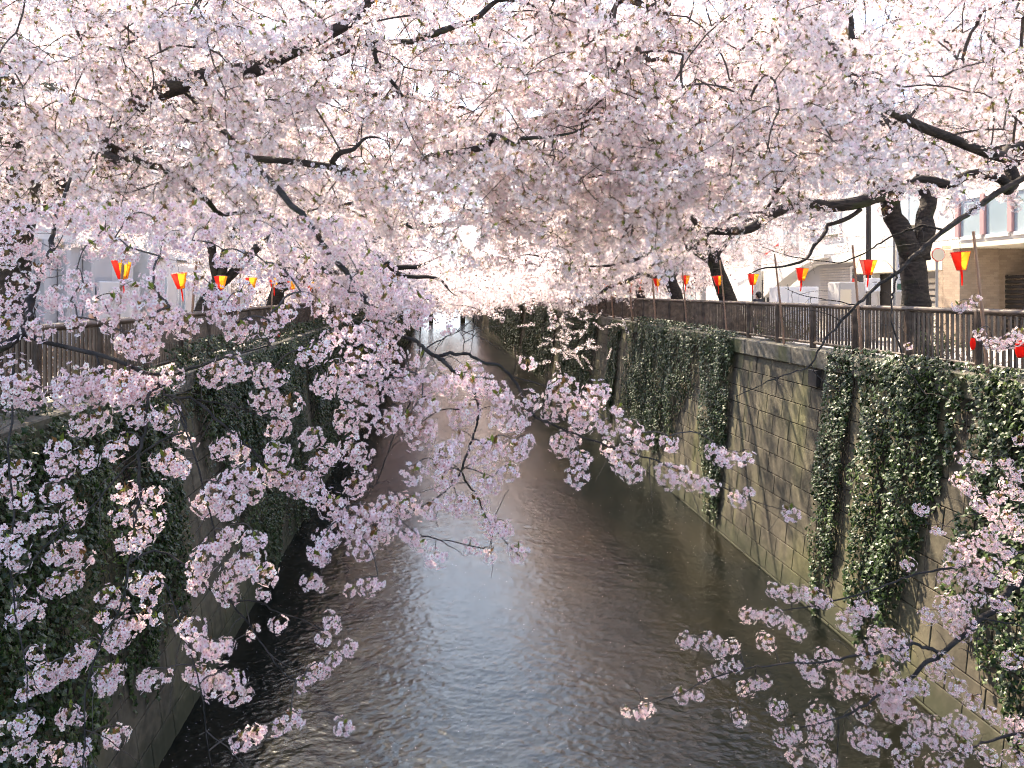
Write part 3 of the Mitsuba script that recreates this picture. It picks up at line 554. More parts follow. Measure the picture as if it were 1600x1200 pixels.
RIGHT = """1168,960,12 1200,960,10 1182,957,9 1070,998,12 1085,1003,10 1112,1000,14 1125,1012,14 1145,1008,12 1150,1040,10 1197,1000,14 1125,1045,12 1100,1055,10 1065,1085,12 1090,1085,10 1010,1105,12 1000,1114,9 980,1110,9
1165,1075,12 1180,1065,10 1195,1065,10 1155,1120,12 1210,920,12 1235,925,14 1255,925,10 1275,932,14 1290,938,10 1210,962,14 1245,985,14 1235,970,8 1325,970,16 1330,958,12 1355,945,14 1345,950,12 1290,1025,14 1305,1030,10
1265,1045,14 1275,1060,12 1252,1030,10 1355,1015,14 1350,1030,12 1375,990,16 1390,1000,18 1405,1000,14 1405,1020,12 1325,1055,14 1340,1065,14 1365,1070,16 1385,1075,16 1400,1075,16 1420,1070,14 1435,1070,14 1390,1088,18 1390,1045,12
1450,960,12 1480,945,18 1495,940,14 1500,950,14 1485,970,12 1500,985,14 1510,970,14 1525,930,14 1560,940,12 1572,945,10 1580,1030,14 1460,1045,14 1475,1030,12 1495,1070,14 1315,1075,14 1282,1115,20 1280,1135,18 1215,1105,14
1225,1150,14 1240,1145,12 1240,1180,12 1275,1170,16 1290,1185,16 1345,1155,16 1355,1145,12 1360,1165,12 1380,1155,10 1350,1110,14 1395,1110,16 1385,1100,12 1415,1105,14 1435,1140,14 1440,1125,12 1425,1160,14 1455,1155,10
1470,1155,14 1465,1130,12 1500,1130,16 1515,1137,12 1500,1160,16 1465,1195,18 1490,1190,14 1410,1182,14 1520,1095,12 1545,1180,14 1585,1140,16 1590,1128,12 1585,1185,14 1550,1115,12 1505,713,10 1535,725,12 1440,793,11 1500,750,12
1515,762,12 1465,828,9 1535,785,14 1547,795,12 1575,757,12 1595,685,10 1420,880,10 1495,865,18 1510,850,14 1520,877,14 1540,840,16 1552,850,12 1580,810,16 1590,830,14 1570,860,12 1550,882,14 1530,897,14 1582,897,14 1545,905,12
1590,740,12 1570,720,10 1560,775,10 1560,820,12 1510,905,12 1475,900,10 1485,885,10 1590,770,12 1530,520,9 1550,535,10 1570,532,10 1585,528,12 1595,520,12 1562,540,9 1515,475,8 1525,465,7 1498,478,9 1420,540,6"""
STEMS_L = [  # (list of (x, y, distance), radius in mm at both ends)
    ([(-700, 560, 4.0), (-350, 585, 4.2), (-120, 575, 4.4), (0, 543, 4.5), (35, 522, 4.6), (50, 470, 4.8), (62, 430, 5.0), (78, 398, 5.3), (85, 350, 5.6), (110, 280, 6.0)], 42, 12),
    ([(35, 522, 4.6), (150, 555, 4.5), (250, 585, 4.4), (293, 577, 4.4), (340, 561, 4.4), (420, 540, 4.5)], 16, 5),
    ([(250, 600, 4.4), (232, 620, 4.3), (225, 675, 4.25), (217, 725, 4.2), (220, 782, 4.2), (210, 820, 4.2), (207, 862, 4.15), (200, 892, 4.1), (190, 945, 4.1), (160, 995, 4.05), (147, 1032, 4.0), (135, 1075, 4.0), (131, 1162, 3.95), (128, 1230, 3.9)], 10, 4),
    ([(265, 620, 4.35), (290, 668, 4.3), (240, 695, 4.25), (185, 742, 4.2), (145, 790, 4.15), (95, 830, 4.1), (45, 880, 4.0), (10, 915, 3.95)], 7, 3.5),
    ([(250, 600, 4.4), (265, 620, 4.35), (307, 625, 4.4), (337, 655, 4.4), (380, 690, 4.45), (425, 730, 4.5), (480, 755, 4.5), (540, 800, 4.55), (600, 825, 4.6), (655, 835, 4.6), (680, 842, 4.6), (712, 847, 4.65), (755, 858, 4.7)], 9, 3),
    ([(307, 625, 4.4), (350, 632, 4.5), (400, 647, 4.6), (450, 660, 4.7), (500, 672, 4.7)], 5, 2.5),
    ([(275, 640, 4.3), (300, 700, 4.3), (320, 770, 4.3), (335, 830, 4.3), (345, 880, 4.3), (350, 930, 4.25)], 6, 3),
    ([(205, 875, 4.1), (250, 862, 4.2), (300, 892, 4.25), (345, 935, 4.3), (400, 940, 4.4), (430, 955, 4.4), (470, 967, 4.45), (500, 982, 4.5)], 6, 2.5),
    ([(350, 930, 4.25), (380, 965, 4.3), (410, 1007, 4.35), (430, 1035, 4.35), (457, 1062, 4.4), (480, 1062, 4.4)], 5, 2.5),
    ([(260, 912, 4.1), (275, 955, 4.1), (295, 1010, 4.1), (315, 1085, 4.1), (320, 1125, 4.1), (325, 1162, 4.1), (332, 1210, 4.1)], 5, 2.5),
    ([(20, 560, 4.4), (18, 640, 4.2), (15, 720, 4.1), (22, 800, 4.05), (15, 880, 4.0), (25, 960, 3.95), (40, 1040, 3.9), (45, 1130, 3.9)], 7, 3),
    ([(150, 555, 4.5), (160, 600, 4.4), (150, 660, 4.3), (110, 700, 4.2), (70, 760, 4.1)], 6, 2.5),
    # the long branch that comes down from upper left across the river
    ([(40, -60, 9.6), (230, 90, 8.8), (360, 215, 7.4), (457, 320, 5.8), (487, 357, 5.7), (517, 400, 5.6), (540, 425, 5.5), (560, 455, 5.4), (585, 485, 5.3), (605, 505, 5.2), (625, 521, 5.1), (646, 531, 5.0), (664, 545, 5.0), (680, 555, 5.0), (702, 553, 5.0), (726, 554, 5.0),
      (750, 561, 5.0), (782, 577, 5.0), (807, 600, 5.0), (830, 645, 5.0), (870, 667, 5.05), (900, 680, 5.1), (950, 697, 5.15), (987, 709, 5.2), (1025, 719, 5.25), (1080, 745, 5.3), (1130, 762, 5.35), (1165, 778, 5.4)], 26, 3.5),
    ([(682, 556, 5.0), (690, 562, 4.95), (707, 578, 4.9), (735, 605, 4.85), (748, 635, 4.8), (747, 657, 4.8), (737, 687, 4.75), (725, 722, 4.7), (712, 747, 4.7), (697, 767, 4.7), (672, 785, 4.7), (640, 800, 4.7)], 14, 3.5),
    ([(722, 735, 4.7), (730, 755, 4.7), (747, 775, 4.7), (757, 805, 4.7), (775, 827, 4.7), (795, 852, 4.7), (812, 870, 4.7)], 6, 3),
    ([(664, 545, 5.0), (648, 590, 4.9), (640, 632, 4.8), (622, 667, 4.75), (605, 712, 4.7), (590, 750, 4.7), (575, 772, 4.7)], 5, 2.5),
    ([(720, 640, 4.8), (690, 640, 4.8), (665, 655, 4.8), (650, 672, 4.75)], 4, 2.5),
    ([(660, 548, 5.0), (690, 530, 5.1), (720, 515, 5.2), (740, 495, 5.3), (755, 480, 5.3)], 5, 2),
    ([(722, 556, 5.0), (725, 530, 5.0), (712, 512, 5.0)], 3, 2),
    ([(1165, 778, 5.4), (1200, 790, 5.45), (1235, 798, 5.5)], 3, 2),
    ([(800, 590, 5.0), (840, 600, 5.1), (900, 620, 5.1), (935, 608, 5.15)], 5, 2.5)]
STEMS_R = [
    ([(2250, 560, 8.0), (2000, 640, 7.6), (1800, 760, 7.2), (1680, 840, 6.9), (1600, 905, 6.7), (1575, 925, 6.6), (1555, 950, 6.6), (1530, 967, 6.5), (1500, 995, 6.5), (1470, 1020, 6.45), (1440, 1042, 6.4), (1410, 1065, 6.4), (1375, 1085, 6.4), (1345, 1105, 6.35), (1315, 1120, 6.3), (1290, 1128, 6.3), (1230, 1142, 6.3)], 48, 4),
    ([(1468, 1021, 6.45), (1445, 1012, 6.4), (1425, 1007, 6.4), (1395, 1017, 6.4), (1360, 1021, 6.4), (1310, 1030, 6.4), (1280, 1035, 6.4), (1200, 1040, 6.4), (1165, 1045, 6.4), (1100, 1065, 6.4), (1060, 1085, 6.4), (985, 1108, 6.4)], 17, 3),
    ([(1680, 840, 6.9), (1600, 862, 6.8), (1530, 880, 6.7), (1470, 890, 6.6), (1420, 900, 6.6), (1375, 919, 6.5), (1300, 940, 6.5), (1257, 949, 6.5), (1217, 954, 6.5), (1165, 960, 6.5)], 14, 3),
    ([(1530, 967, 6.5), (1570, 972, 6.5), (1600, 980, 6.5), (1660, 1000, 6.5)], 9, 5),
    ([(1525, 935, 6.6), (1527, 970, 6.5), (1526, 1000, 6.4), (1530, 1050, 6.35), (1534, 1085, 6.3)], 5, 2.5),
    ([(1700, 1090, 6.6), (1620, 1135, 6.5), (1560, 1155, 6.4), (1535, 1162, 6.4), (1510, 1172, 6.3), (1470, 1190, 6.3)], 14, 5),
    ([(1310, 1120, 6.3), (1309, 1160, 6.25), (1305, 1215, 6.2)], 5, 3),
    ([(1700, 690, 7.0), (1640, 720, 6.9), (1590, 755, 6.8), (1540, 800, 6.7), (1500, 805, 6.7), (1470, 828, 6.6)], 9, 2.5),
    ([(1590, 755, 6.8), (1592, 800, 6.7), (1575, 850, 6.6), (1555, 885, 6.6)], 5, 2.5),
    ([(1760, 600, 7.6), (1660, 560, 7.4), (1600, 540, 7.3), (1560, 545, 7.2), (1530, 540, 7.1)], 9, 3),
    # bare sunlit branch that crosses the fence
    ([(1900, 80, 8.6), (1700, 215, 8.2), (1557, 302, 7.9), (1510, 335, 7.8), (1475, 360, 7.7), (1445, 385, 7.7), (1415, 415, 7.6), (1375, 445, 7.6), (1340, 475, 7.5), (1315, 502, 7.5), (1290, 530, 7.4), (1267, 570, 7.4), (1237, 582, 7.4), (1200, 596, 7.4), (1150, 620, 7.4)], 36, 4),
    ([(1475, 360, 7.7), (1450, 354, 7.7), (1425, 357, 7.8), (1390, 372, 7.9), (1365, 387, 8.0), (1340, 400, 8.1), (1310, 410, 8.2), (1265, 405, 8.3), (1225, 398, 8.4), (1190, 385, 8.5)], 11, 4),
    ([(1400, 425, 7.6), (1397, 455, 7.5), (1392, 475, 7.5), (1394, 510, 7.4), (1405, 540, 7.4), (1415, 570, 7.3), (1430, 595, 7.3), (1450, 620, 7.3)], 10, 5),
    ([(1267, 570, 7.4), (1280, 590, 7.4), (1310, 612, 7.3), (1340, 640, 7.3), (1365, 680, 7.2)], 5, 2.5),
    ([(1315, 502, 7.5), (1290, 490, 7.5), (1250, 485, 7.5), (1210, 500, 7.6)], 5, 2),
    ([(1340, 477, 7.5), (1290, 468, 7.7), (1250, 460, 7.8), (1227, 450, 7.9)], 6, 2.5)]
def foreground(stems, text, depth, swell):
    def f(key, r):
        nodes = []
        for pts, ra, rb in stems:
            p = np.array([[*at(x, y, Y), 0] for x, y, Y in pts]); p[:, 3] = np.linspace(ra ** 0.6, rb ** 0.6, len(p)) ** (1 / 0.6) / 1000
            p = smooth_line(p, 4); p[:, :3] += r.normal(0, 0.006, (len(p), 3)) * np.clip(p[:, 3:] / 0.008, 0.3, 1)
            put(part(key, 'branch'), limb_mesh(p, 8), 'bark_material', smooth=True); nodes.append(p[:, :3])
        nodes = np.vstack(nodes); C = np.array([[float(a) for a in w.split(',')] for w in text.split()])
        pts = np.array([at(x, y, depth(x, y)) for x, y, q in C])
        for i in range(len(pts)):    # a cluster keeps near the branch that bears it
            d = np.abs(nodes[:, 0] / nodes[:, 1] - pts[i, 0] / pts[i, 1]) + np.abs((nodes[:, 2] - EYE) / nodes[:, 1] - (pts[i, 2] - EYE) / pts[i, 1]); j = d.argmin()
            w = math.exp(-d[j] / 0.05); Y = pts[i, 1] * (1 - w) + (nodes[j, 1] + r.normal(0, 0.08)) * w; pts[i] = at(C[i, 0], C[i, 1], Y)
        hang = pts + np.array([0, 0, 0.035])
        parent, order = grow(nodes, hang)
        k = part(key, 'fine_twigs'); put(k, twig_mesh(nodes, hang, parent, order, r, 0.0021, 5, sag=0.12, seg=5), 'twig_material', smooth=True); tag(k, kind='stuff')
        # bare side twigs with short spurs
        bare = []
        for i in range(110):
            a = nodes[r.integers(len(nodes))]; d = r.normal(0, 1, 3) * [1, 0.6, 0.8]; d /= np.linalg.norm(d); L = r.uniform(0.08, 0.34)
            t = np.linspace(0, 1, 6)[:, None]; p = a + d * L * t + np.array([0, 0, -0.3]) * L * t * t + r.normal(0, 0.004, (6, 3)); p[0] = a; bare.append(tube(p, np.linspace(0.0032, 0.0014, 6), 4))
        k = part(key, 'bare_twigs'); put(k, cat(bare), 'twig_material', smooth=True); tag(k, kind='stuff')
        rest = Soup(); nm = 0
        for i in np.argsort(-C[:, 2]):
            rad = C[i, 2] * pts[i, 1] / FPX * swell; rr = max(0.034, rad - 0.006); nf = int(np.clip(38 * (rr / 0.085) ** 1.8, 6, 52))
            S = Soup() if nm < 300 else rest
            pompom(S, pts[i], rr, nf, 0, r, leaves=r.integers(0, 5))
            if nm < 300: scene[part(key, 'blossom_cluster')] = soup_ply(S)
            nm += 1
        if rest.n:
            k = part(key, 'small_blossom_clusters'); scene[k] = soup_ply(rest); tag(k, kind='stuff')
    return f

def above(a, b=None):
    return lambda p: (p[:, 2] > EYE + a * p[:, 1])
def hang(line, n, spread):
    def f(r):
        p = smooth_line(np.array([at(*q) for q in line]), 8); return p[r.integers(len(p), size=n)] + r.normal(0, 1, (n, 3)) * spread
    return f
L1B = (-6.5, 11.8)
# left bank
def lim_l0(p): return (p[:, 2] > EYE + 0.125 * p[:, 1]) & (p[:, 1] > 5.6)
cherry('cherry tree outside the left edge whose drooping flowering branches hang over the river in front', (-6.6, 4.2), SL, 1, 1, 11, 1450,
       crown_fn((-3.4, 7.4), SL, 1, 3.0, 8.2, 4.6, 2.6, 3, 9000, 0.36, limit=lim_l0, span=3.3), nparts=300, extra=foreground(STEMS_L, LEFT, near_depth_left, 1.06), rtrunk=0.34, nauto=0,
       limbs=[[[-6.2, 4.3, 7.6, 0.17], [-4.4, 5.2, 9.6, 0.13], [-1.8, 6.6, 10.6, 0.09], [0.6, 7.6, 10.8, 0.05], [2.2, 8.4, 10.4, 0.02]],
              [[-6.2, 4.3, 7.6, 0.15], [-5.2, 6.4, 9.6, 0.11], [-3.6, 8.0, 10.7, 0.08], [-1.4, 9.2, 11.0, 0.03]]])
cherry('cherry tree at the left edge with a thick dark limb rising to the upper left', L1B, SL, 1, 1, 12, 1900,
       crown_fn(L1B, SL, 1, 3.2, 9.3, 6.4, 3.6, 4, 9000, 0.37, droop=0.2, limit=lambda p: (p[:, 2] > EYE + (0.085 - 0.022 * np.clip((p[:, 0] + 1.2) / 1.5, 0, 1)) * p[:, 1]) & (p[:, 1] > 6.4) & (p[:, 1] < 16.5)), sprays=hang([(560, 300, 12), (640, 325, 11.5), (740, 350, 11), (840, 360, 11), (940, 375, 11)], 45, [.7, 1.2, .34]), nparts=300, rtrunk=0.3, nauto=4,
       trunk=[[-6.5, 11.8, 5.0, 0.42], [-6.5, 11.8, 5.5, 0.32], [-6.45, 11.7, 7.0, 0.28], [-6.2, 11.6, 8.5, 0.25]],
       limbs=[[[*at(15, 320, 11.3), 0.21], [*at(90, 268, 10.4), 0.165], [*at(150, 242, 9.4), 0.14], [*at(178, 205, 8.8), 0.12], [*at(235, 160, 8.3), 0.105], [*at(310, 112, 7.8), 0.092], [*at(400, 87, 7.5), 0.082], [*at(500, 42, 7.3), 0.06], [*at(560, 0, 7.3), 0.045], [*at(610, -70, 7.4), 0.02]],
              [[*at(150, 242, 9.0), 0.07], [*at(200, 260, 8.4), 0.045], [*at(255, 283, 8.2), 0.038], [*at(330, 300, 8.4), 0.025], [*at(400, 330, 8.6), 0.015]],
              [[*at(330, 240, 9.0), .04], [*at(447, 265, 7.6), .032], [*at(492, 272, 7.2), .03], [*at(525, 277, 7.1), .028], [*at(540, 240, 7.0), .024], [*at(580, 222, 7.0), .012]],
              [[*at(640, 262, 8.4), .035], [*at(727, 242, 7.2), .03], [*at(800, 226, 7.0), .028], [*at(847, 228, 7.0), .022], [*at(910, 205, 7.2), .01]],
              [[*at(505, 90, 9.0), .035], [*at(620, 60, 7.4), .03], [*at(700, 51, 7.2), .028], [*at(775, 32, 7.2), .022], [*at(860, 25, 7.4), .01]],
              [[*at(525, 68, 8.2), .025], [*at(560, 76, 7.4), .022], [*at(590, 103, 7.2), .018], [*at(615, 122, 7.2), .009]]])
L2B = (-6.5, 21.9)
cherry('dark-trunked cherry tree on the left bank behind the lanterns', L2B, SL, 1, 2, 13, 1600, crown_fn(L2B, SL, 1, 3.35, 9.3, 6.4, 3.2, 5, 6000, 0.40, droop=0.05), rtrunk=0.24, nauto=5, nparts=100)
L3B = (-6.5, 30.7)
cherry('cherry tree on the left bank beside the black utility pole', L3B, SL, 1, 2, 14, 1500, sprays=hang([(560, 400, 29), (640, 400, 28.5), (720, 380, 28), (800, 370, 27.5), (720, 445, 28), (640, 430, 28.5)], 90, [.8, 1.2, .35]), crown=crown_fn(L3B, SL, 1, 2.6, 9.2, 6.6, 3.4, 6, 6000, 0.40, droop=0.10), rtrunk=0.29, nauto=3,
       limbs=[[[-6.1, 30.7, 7.4, .18], [*at(572, 375, 29.5), .16], [*at(620, 355, 29), .13], [*at(662, 355, 28.6), .11], [*at(725, 347, 28), .08], [*at(800, 340, 27.5), .04]],
              [[-6.1, 30.7, 7.4, .14], [*at(550, 412, 30), .15], [*at(610, 415, 29.5), .12], [*at(650, 412, 29.2), .08], [*at(690, 398, 29), .02]],
              [[-6.1, 30.7, 7.4, .12], [*at(570, 392, 29), .12], [*at(625, 422, 28.6), .09], [*at(685, 440, 28.3), .05], [*at(710, 458, 28), .015]]])
# right bank
R0B = (11.2, 8.4)
def lim_r0(p): return (p[:, 2] > EYE + (0.16 - 0.065 * np.clip((3.6 - p[:, 0]) / 1.0, 0, 1)) * p[:, 1]) & (p[:, 1] > 6.2)
cherry('cherry tree outside the right edge whose lower branches flower over the water in front', R0B, SR, -1, 1, 21, 1450,
       sprays=hang([(1160, 300, 9.5), (1080, 330, 9.2), (1000, 350, 9), (950, 375, 8.8), (880, 360, 9)], 34, [.45, .7, .22]), crown=crown_fn((7.6, 9.3), SR, -1, 3.0, 8.6, 5.0, 2.2, 8, 9000, 0.36, droop=0.16, limit=lim_r0, span=3.6), nparts=300, extra=foreground(STEMS_R, RIGHT, near_depth_right, 1.2), rtrunk=0.32, nauto=0,
       limbs=[[[10.8, 8.5, 7.9, .16], [*at(1640, 250, 8.8), .075], [*at(1580, 285, 8.7), .06], [*at(1540, 290, 8.6), .05], [*at(1480, 300, 8.6), .05], [*at(1400, 290, 8.5), .03]],
              [[10.8, 8.5, 7.9, .14], [*at(1720, 250, 9.0), .08], [*at(1540, 225, 8.4), .055], [*at(1375, 155, 7.4), .042], [*at(1320, 85, 7.0), .040], [*at(1270, 45, 7.0), .032], [*at(1210, 10, 7.0), .02], [*at(1150, -60, 7.0), .01]],
              [[*at(1330, 97, 7.0), .03], [*at(1335, 50, 7.0), .023], [*at(1342, 0, 7.0), .018], [*at(1350, -60, 7.0), .01]]])
R1B = (10.6, 17.3)
cherry('forked black-trunked cherry tree on the right bank beside the vertical sign', R1B, SR, -1, 1, 22, 2000,
       crown_fn(R1B, SR, -1, 4.0, 9.4, 6.4, 3.0, 9, 9000, 0.38, limit=lambda p: p[:, 2] > EYE + 0.125 * p[:, 1]), nparts=300, rtrunk=0.27, nauto=0,
       trunk=[[10.6, 17.3, 5.5, .40], [10.6, 17.3, 5.9, .30], [10.62, 17.3, 7.0, .27], [10.5, 17.3, 8.2, .25]],
       limbs=[[[*at(1428, 405, 17.25), .24], [*at(1412, 350, 17.2), .20], [*at(1400, 300, 17.1), .175], [*at(1380, 240, 17), .15], [*at(1360, 150, 16.8), .11], [*at(1350, 60, 16.5), .06]],
              [[*at(1436, 405, 17.3), .22], [*at(1444, 345, 17.4), .19], [*at(1450, 290, 17.5), .15], [*at(1470, 220, 17.7), .11], [*at(1500, 130, 18), .07]],
              [[*at(1398, 290, 17.1), .15], [*at(1345, 313, 17.0), .15], [*at(1275, 308, 16.9), .13], [*at(1215, 325, 16.8), .12], [*at(1165, 352, 16.7), .10], [*at(1092, 367, 16.6), .085], [*at(1015, 367, 16.5), .065], [*at(980, 358, 16.4), .05], [*at(948, 330, 16.3), .03]],
              [[*at(1345, 327, 17), .05], [*at(1310, 355, 16.9), .045], [*at(1285, 385, 16.8), .04], [*at(1245, 405, 16.7), .03], [*at(1195, 416, 16.6), .018]]])
R2B = (10.7, 27.7)
cherry('leaning cherry tree on the right bank beside the white awning', R2B, SR, -1, 2, 23, 2000, crown_fn(R2B, SR, -1, 3.0, 9.2, 6.4, 3.2, 10, 6000, 0.40, droop=0.06), rtrunk=0.26, nauto=4, nparts=100,
       trunk=[[10.75, 27.7, 5.5, .42], [10.65, 27.7, 6.0, .32], [10.2, 27.6, 7.2, .28], [9.7, 27.4, 8.4, .24]],
       limbs=[[[9.7, 27.4, 8.3, .15], [*at(1060, 385, 27), .11], [*at(1000, 398, 26.8), .08], [*at(950, 410, 26.6), .05], [*at(890, 420, 26.4), .02]]])
R3B = (10.6, 34.2)
cherry('broad-trunked cherry tree on the right bank behind the row of lanterns', R3B, SR, -1, 2, 24, 1400, sprays=hang([(985, 445, 33), (940, 465, 32), (905, 490, 31.5), (880, 515, 31), (905, 545, 31), (870, 560, 30.5)], 60, [.7, .9, .32]), crown=crown_fn(R3B, SR, -1, 2.6, 9.2, 6.4, 3.2, 11, 6000, 0.40, droop=0.10), rtrunk=0.3, nauto=5,
       limbs=[[[10.2, 34, 7.8, .14], [*at(1010, 432, 33.5), .11], [*at(965, 440, 33), .08], [*at(930, 465, 32.6), .05], [*at(880, 495, 32), .02]]])
# avenue behind: both banks, alike at this size
AV = 'cherry trees of the far avenue'
AVL = 'far white-flowering cherry tree in the avenue receding along the '
for i, y in enumerate(np.arange(38.5, 182, 7.4)):
    b = (-6.6 + rng.normal(0, .2), y + rng.normal(0, .6)); n = int(620 - 240 * min(1, (y - 38) / 80))
    cherry(AVL + 'left bank', b, SL, 1, 3, 40 + i, n, crown_fn(b, SL, 1, 2.0, 8.6, 6.6, 3.4, 40 + i, 2500, 0.38, droop=0.13), rtrunk=0.25, nauto=5, group=AV + ', left bank')
    b = (10.7 + rng.normal(0, .2), y + 3.0 + rng.normal(0, .6))
    cherry(AVL + 'right bank', b, SR, -1, 3, 70 + i, n, crown_fn(b, SR, -1, 2.0, 8.6, 6.6, 3.4, 70 + i, 2500, 0.38, droop=0.13), rtrunk=0.25, nauto=5, group=AV + ', right bank')

# ------------------------------------------------------------------ far bridge
BR = num('footbridge'); tag(BR, 'low concrete road bridge crossing the river far away', 'bridge')
put(part(BR, 'deck'), box(-7.5, 13, 186, 194, 3.35, 4.15, 0.05), 'coping_material')
put(part(BR, 'parapet'), box(-7.5, 13, 186.2, 186.45, 4.15, 5.0), 'rail_material')
for x in (-1.5, 6.2): put(part(BR, 'pier'), box(x - 0.5, x + 0.5, 187, 193, -0.5, 3.35), 'coping_material')

# ------------------------------------------------------------------ lanterns, their poles and cord
def lantern_meshes():
    def pt(k, z): 
        a = math.radians(60 * k + 20); r = 0.085 + (0.185 - 0.085) * z / 0.35; return [r * math.cos(a), r * math.sin(a), z]
    out = []
    for k in range(6):
        a, b, c, d = pt(k, 0), pt(k + 1, 0), pt(k + 1, 0.35), pt(k, 0.35)
        out.append(([a, b, c, d], [[0, 1, 2, 3]]))
    ribs = cat([tube([pt(k, 0), pt(k, 0.35)], 0.005, 5) for k in range(6)] + [tube([pt(k, z), pt(k + 1, z)], 0.006, 5) for k in range(6) for z in (0, 0.35)])
    tail = cat([tube([[0, 0, 0.02], [0.008, 0, -0.12], [0.0, 0.01, -0.30]], [0.022, 0.018, 0.012], 6)])
    cord = cat([tube([[0, 0, 0.56], [0, 0, 0.36]], 0.004, 4), tube([pt(0, 0.35), [0, 0, 0.37], pt(3, 0.35)], 0.004, 4)])
    return out, ribs, tail, cord
LP, LRIB, LTAIL, LCORD = lantern_meshes()
# faces towards the street's far end are red, the faces on the other side yellow, one face between them pale
LCOL = ['red', 'yellow', 'pink', 'red', 'yellow', 'yellow']
LPLY = [mikit.ply(m, f'{LCOL[k]}_paper_material') for k, m in enumerate(LP)]
LRP, LTP, LCP = mikit.ply(LRIB, 'red_paint_material'), mikit.ply(LTAIL, 'red_paper_material'), mikit.ply(LCORD, 'dark_metal_material')
def lantern(x, y, z, label, group):
    key = num('paper_lantern'); tag(key, label, 'lantern', group); a = rng.normal(0, 0.22); t = rng.normal(0, 0.05, 2); m = np.eye(4)
    m[:3, :3] = 0.9 * np.array([[math.cos(a), -math.sin(a), t[0]], [math.sin(a), math.cos(a), t[1]], [-t[0], -t[1], 1]]); m[:3, 3] = (x, y, z)
    for k in range(6): place(part(key, 'paper_panel'), LPLY[k], m)
    place(part(key, 'ribs'), LRP, m); place(part(key, 'tail'), LTP, m); place(part(key, 'cord'), LCP, m)
RL = [(1502, 13.7, 407, 'red and yellow paper lantern nearest on the right, before the beige pillar'), (1356, 16.8, 417, 'red and yellow paper lantern before the dark pole on the right bank'),
      (1252, 19.9, 428, 'red and yellow paper lantern before the white curved stair on the right'), (1176, 22.9, 436, 'red and yellow paper lantern beside the white awning on the right'),
      (1122, 25.8, 438, 'small red paper lantern partly hidden by the leaning trunk on the right'), (1071, 29.2, 437, 'red paper lantern hanging before the broad dark trunk on the right')]
GL = 'paper lanterns strung far along the right bank'; GLL = 'paper lanterns strung far along the left bank'
lz = []
for px, Y, py, lab in RL:
    p = at(px, py, Y); lantern(p[0], p[1], p[2] - 0.17, lab, 'paper lanterns on the right bank'); lz.append((p[0], p[1], p[2] + 0.38))
for k, y in enumerate(np.arange(32.2, 100, 3.1)):
    p = (9.15 + rng.normal(0, .1), y + rng.normal(0, .2), 7.68 + rng.normal(0, .05)); lantern(p[0], p[1], p[2] - 0.17, 'small far red paper lantern in the row above the right fence', GL); lz.append((p[0], p[1], p[2] + 0.38))
kk = num('overhead_wire'); put(kk, tube(smooth_line(lz, 3), 0.005, 4), 'dark_metal_material'); tag(kk, 'thin dark cord carrying the lanterns along the right bank', 'cord')
LLS = [(192, 13.2, 420, 'paper lantern half hidden by blossom, leftmost on the left bank'), (283, 16.2, 438, 'red and orange paper lantern before the white wall, second from the left'),
       (345, 19.1, 441, 'paper lantern beside the thick dark trunk on the left bank'), (393, 22.3, 442, 'narrow orange paper lantern, fourth from the left'), (428, 25.4, 441, 'orange paper lantern before the second dark trunk on the left'), (457, 28.4, 445, 'orange paper lantern just right of the black pole on the left bank')]
lz = []
for px, Y, py, lab in LLS:
    p = at(px, py, Y); lantern(p[0], p[1], p[2] - 0.17, lab, 'paper lanterns on the left bank'); lz.append((p[0], p[1], p[2] + 0.38))
for k, y in enumerate(np.arange(31.5, 100, 3.1)):
    p = (-5.25 + rng.normal(0, .1), y + rng.normal(0, .2), 7.5 + rng.normal(0, .05)); lantern(p[0], p[1], p[2] - 0.17, 'small far paper lantern in the row above the left fence', GLL); lz.append((p[0], p[1], p[2] + 0.38))
kk = num('overhead_wire'); put(kk, tube(smooth_line(lz, 3), 0.005, 4), 'dark_metal_material'); tag(kk, 'thin dark cord carrying the lanterns along the left bank', 'cord')
POLES = [(9.27, 13.1, -0.24, 'tan leaning wooden pole nearest on the right, before the beige pillar'), (9.27, 17.0, -0.20, 'tan leaning wooden pole left of the forked trunk'), (9.27, 20.8, -0.26, 'tan leaning wooden pole before the curved white stair'),
         (9.27, 24.9, -0.24, 'tan leaning wooden pole beside the leaning trunk'), (9.27, 28.9, -0.2, 'tan leaning pole before the broad dark trunk'),
         (-5.25, 12.6, 0.2, 'tan leaning wooden pole nearest on the left bank'), (-5.25, 16.4, 0.2, 'tan wooden pole right of the second lantern on the left'), (-5.25, 20.3, 0.15, 'thin wooden pole behind blossom right of the dark trunk on the left'), (-5.25, 24.4, 0.15, 'tan wooden pole beside the second dark trunk on the left')]
for x, y, lean, lab in POLES:
    z0 = ZR if x > 0 else ZL; kk = num('lantern_pole'); p = np.array([[x, y, z0 - 0.35], [x + lean * 0.5, y + 0.02, z0 + 1.15], [x + lean, y + 0.05, z0 + 2.42]])
    put(kk, tube(smooth_line(p, 4), np.linspace(0.030, 0.022, 9), 8), 'pole_wood_material', smooth=True); tag(kk, lab, 'pole', 'wooden lantern poles')
for k, y in enumerate(np.arange(33, 95, 4.0)):
    for x, z0, ln, g in ((9.27, ZR, -0.2, 'far lantern poles of the right bank'), (-5.25, ZL, 0.2, 'far lantern poles of the left bank')):
        kk = num('lantern_pole'); put(kk, tube([[x, y, z0 - 0.3], [x + ln, y, z0 + 2.4]], 0.04, 6), 'pole_wood_material'); tag(kk, 'thin far lantern pole leaning out over the ' + ('right' if x > 0 else 'left') + ' wall', 'pole', g)
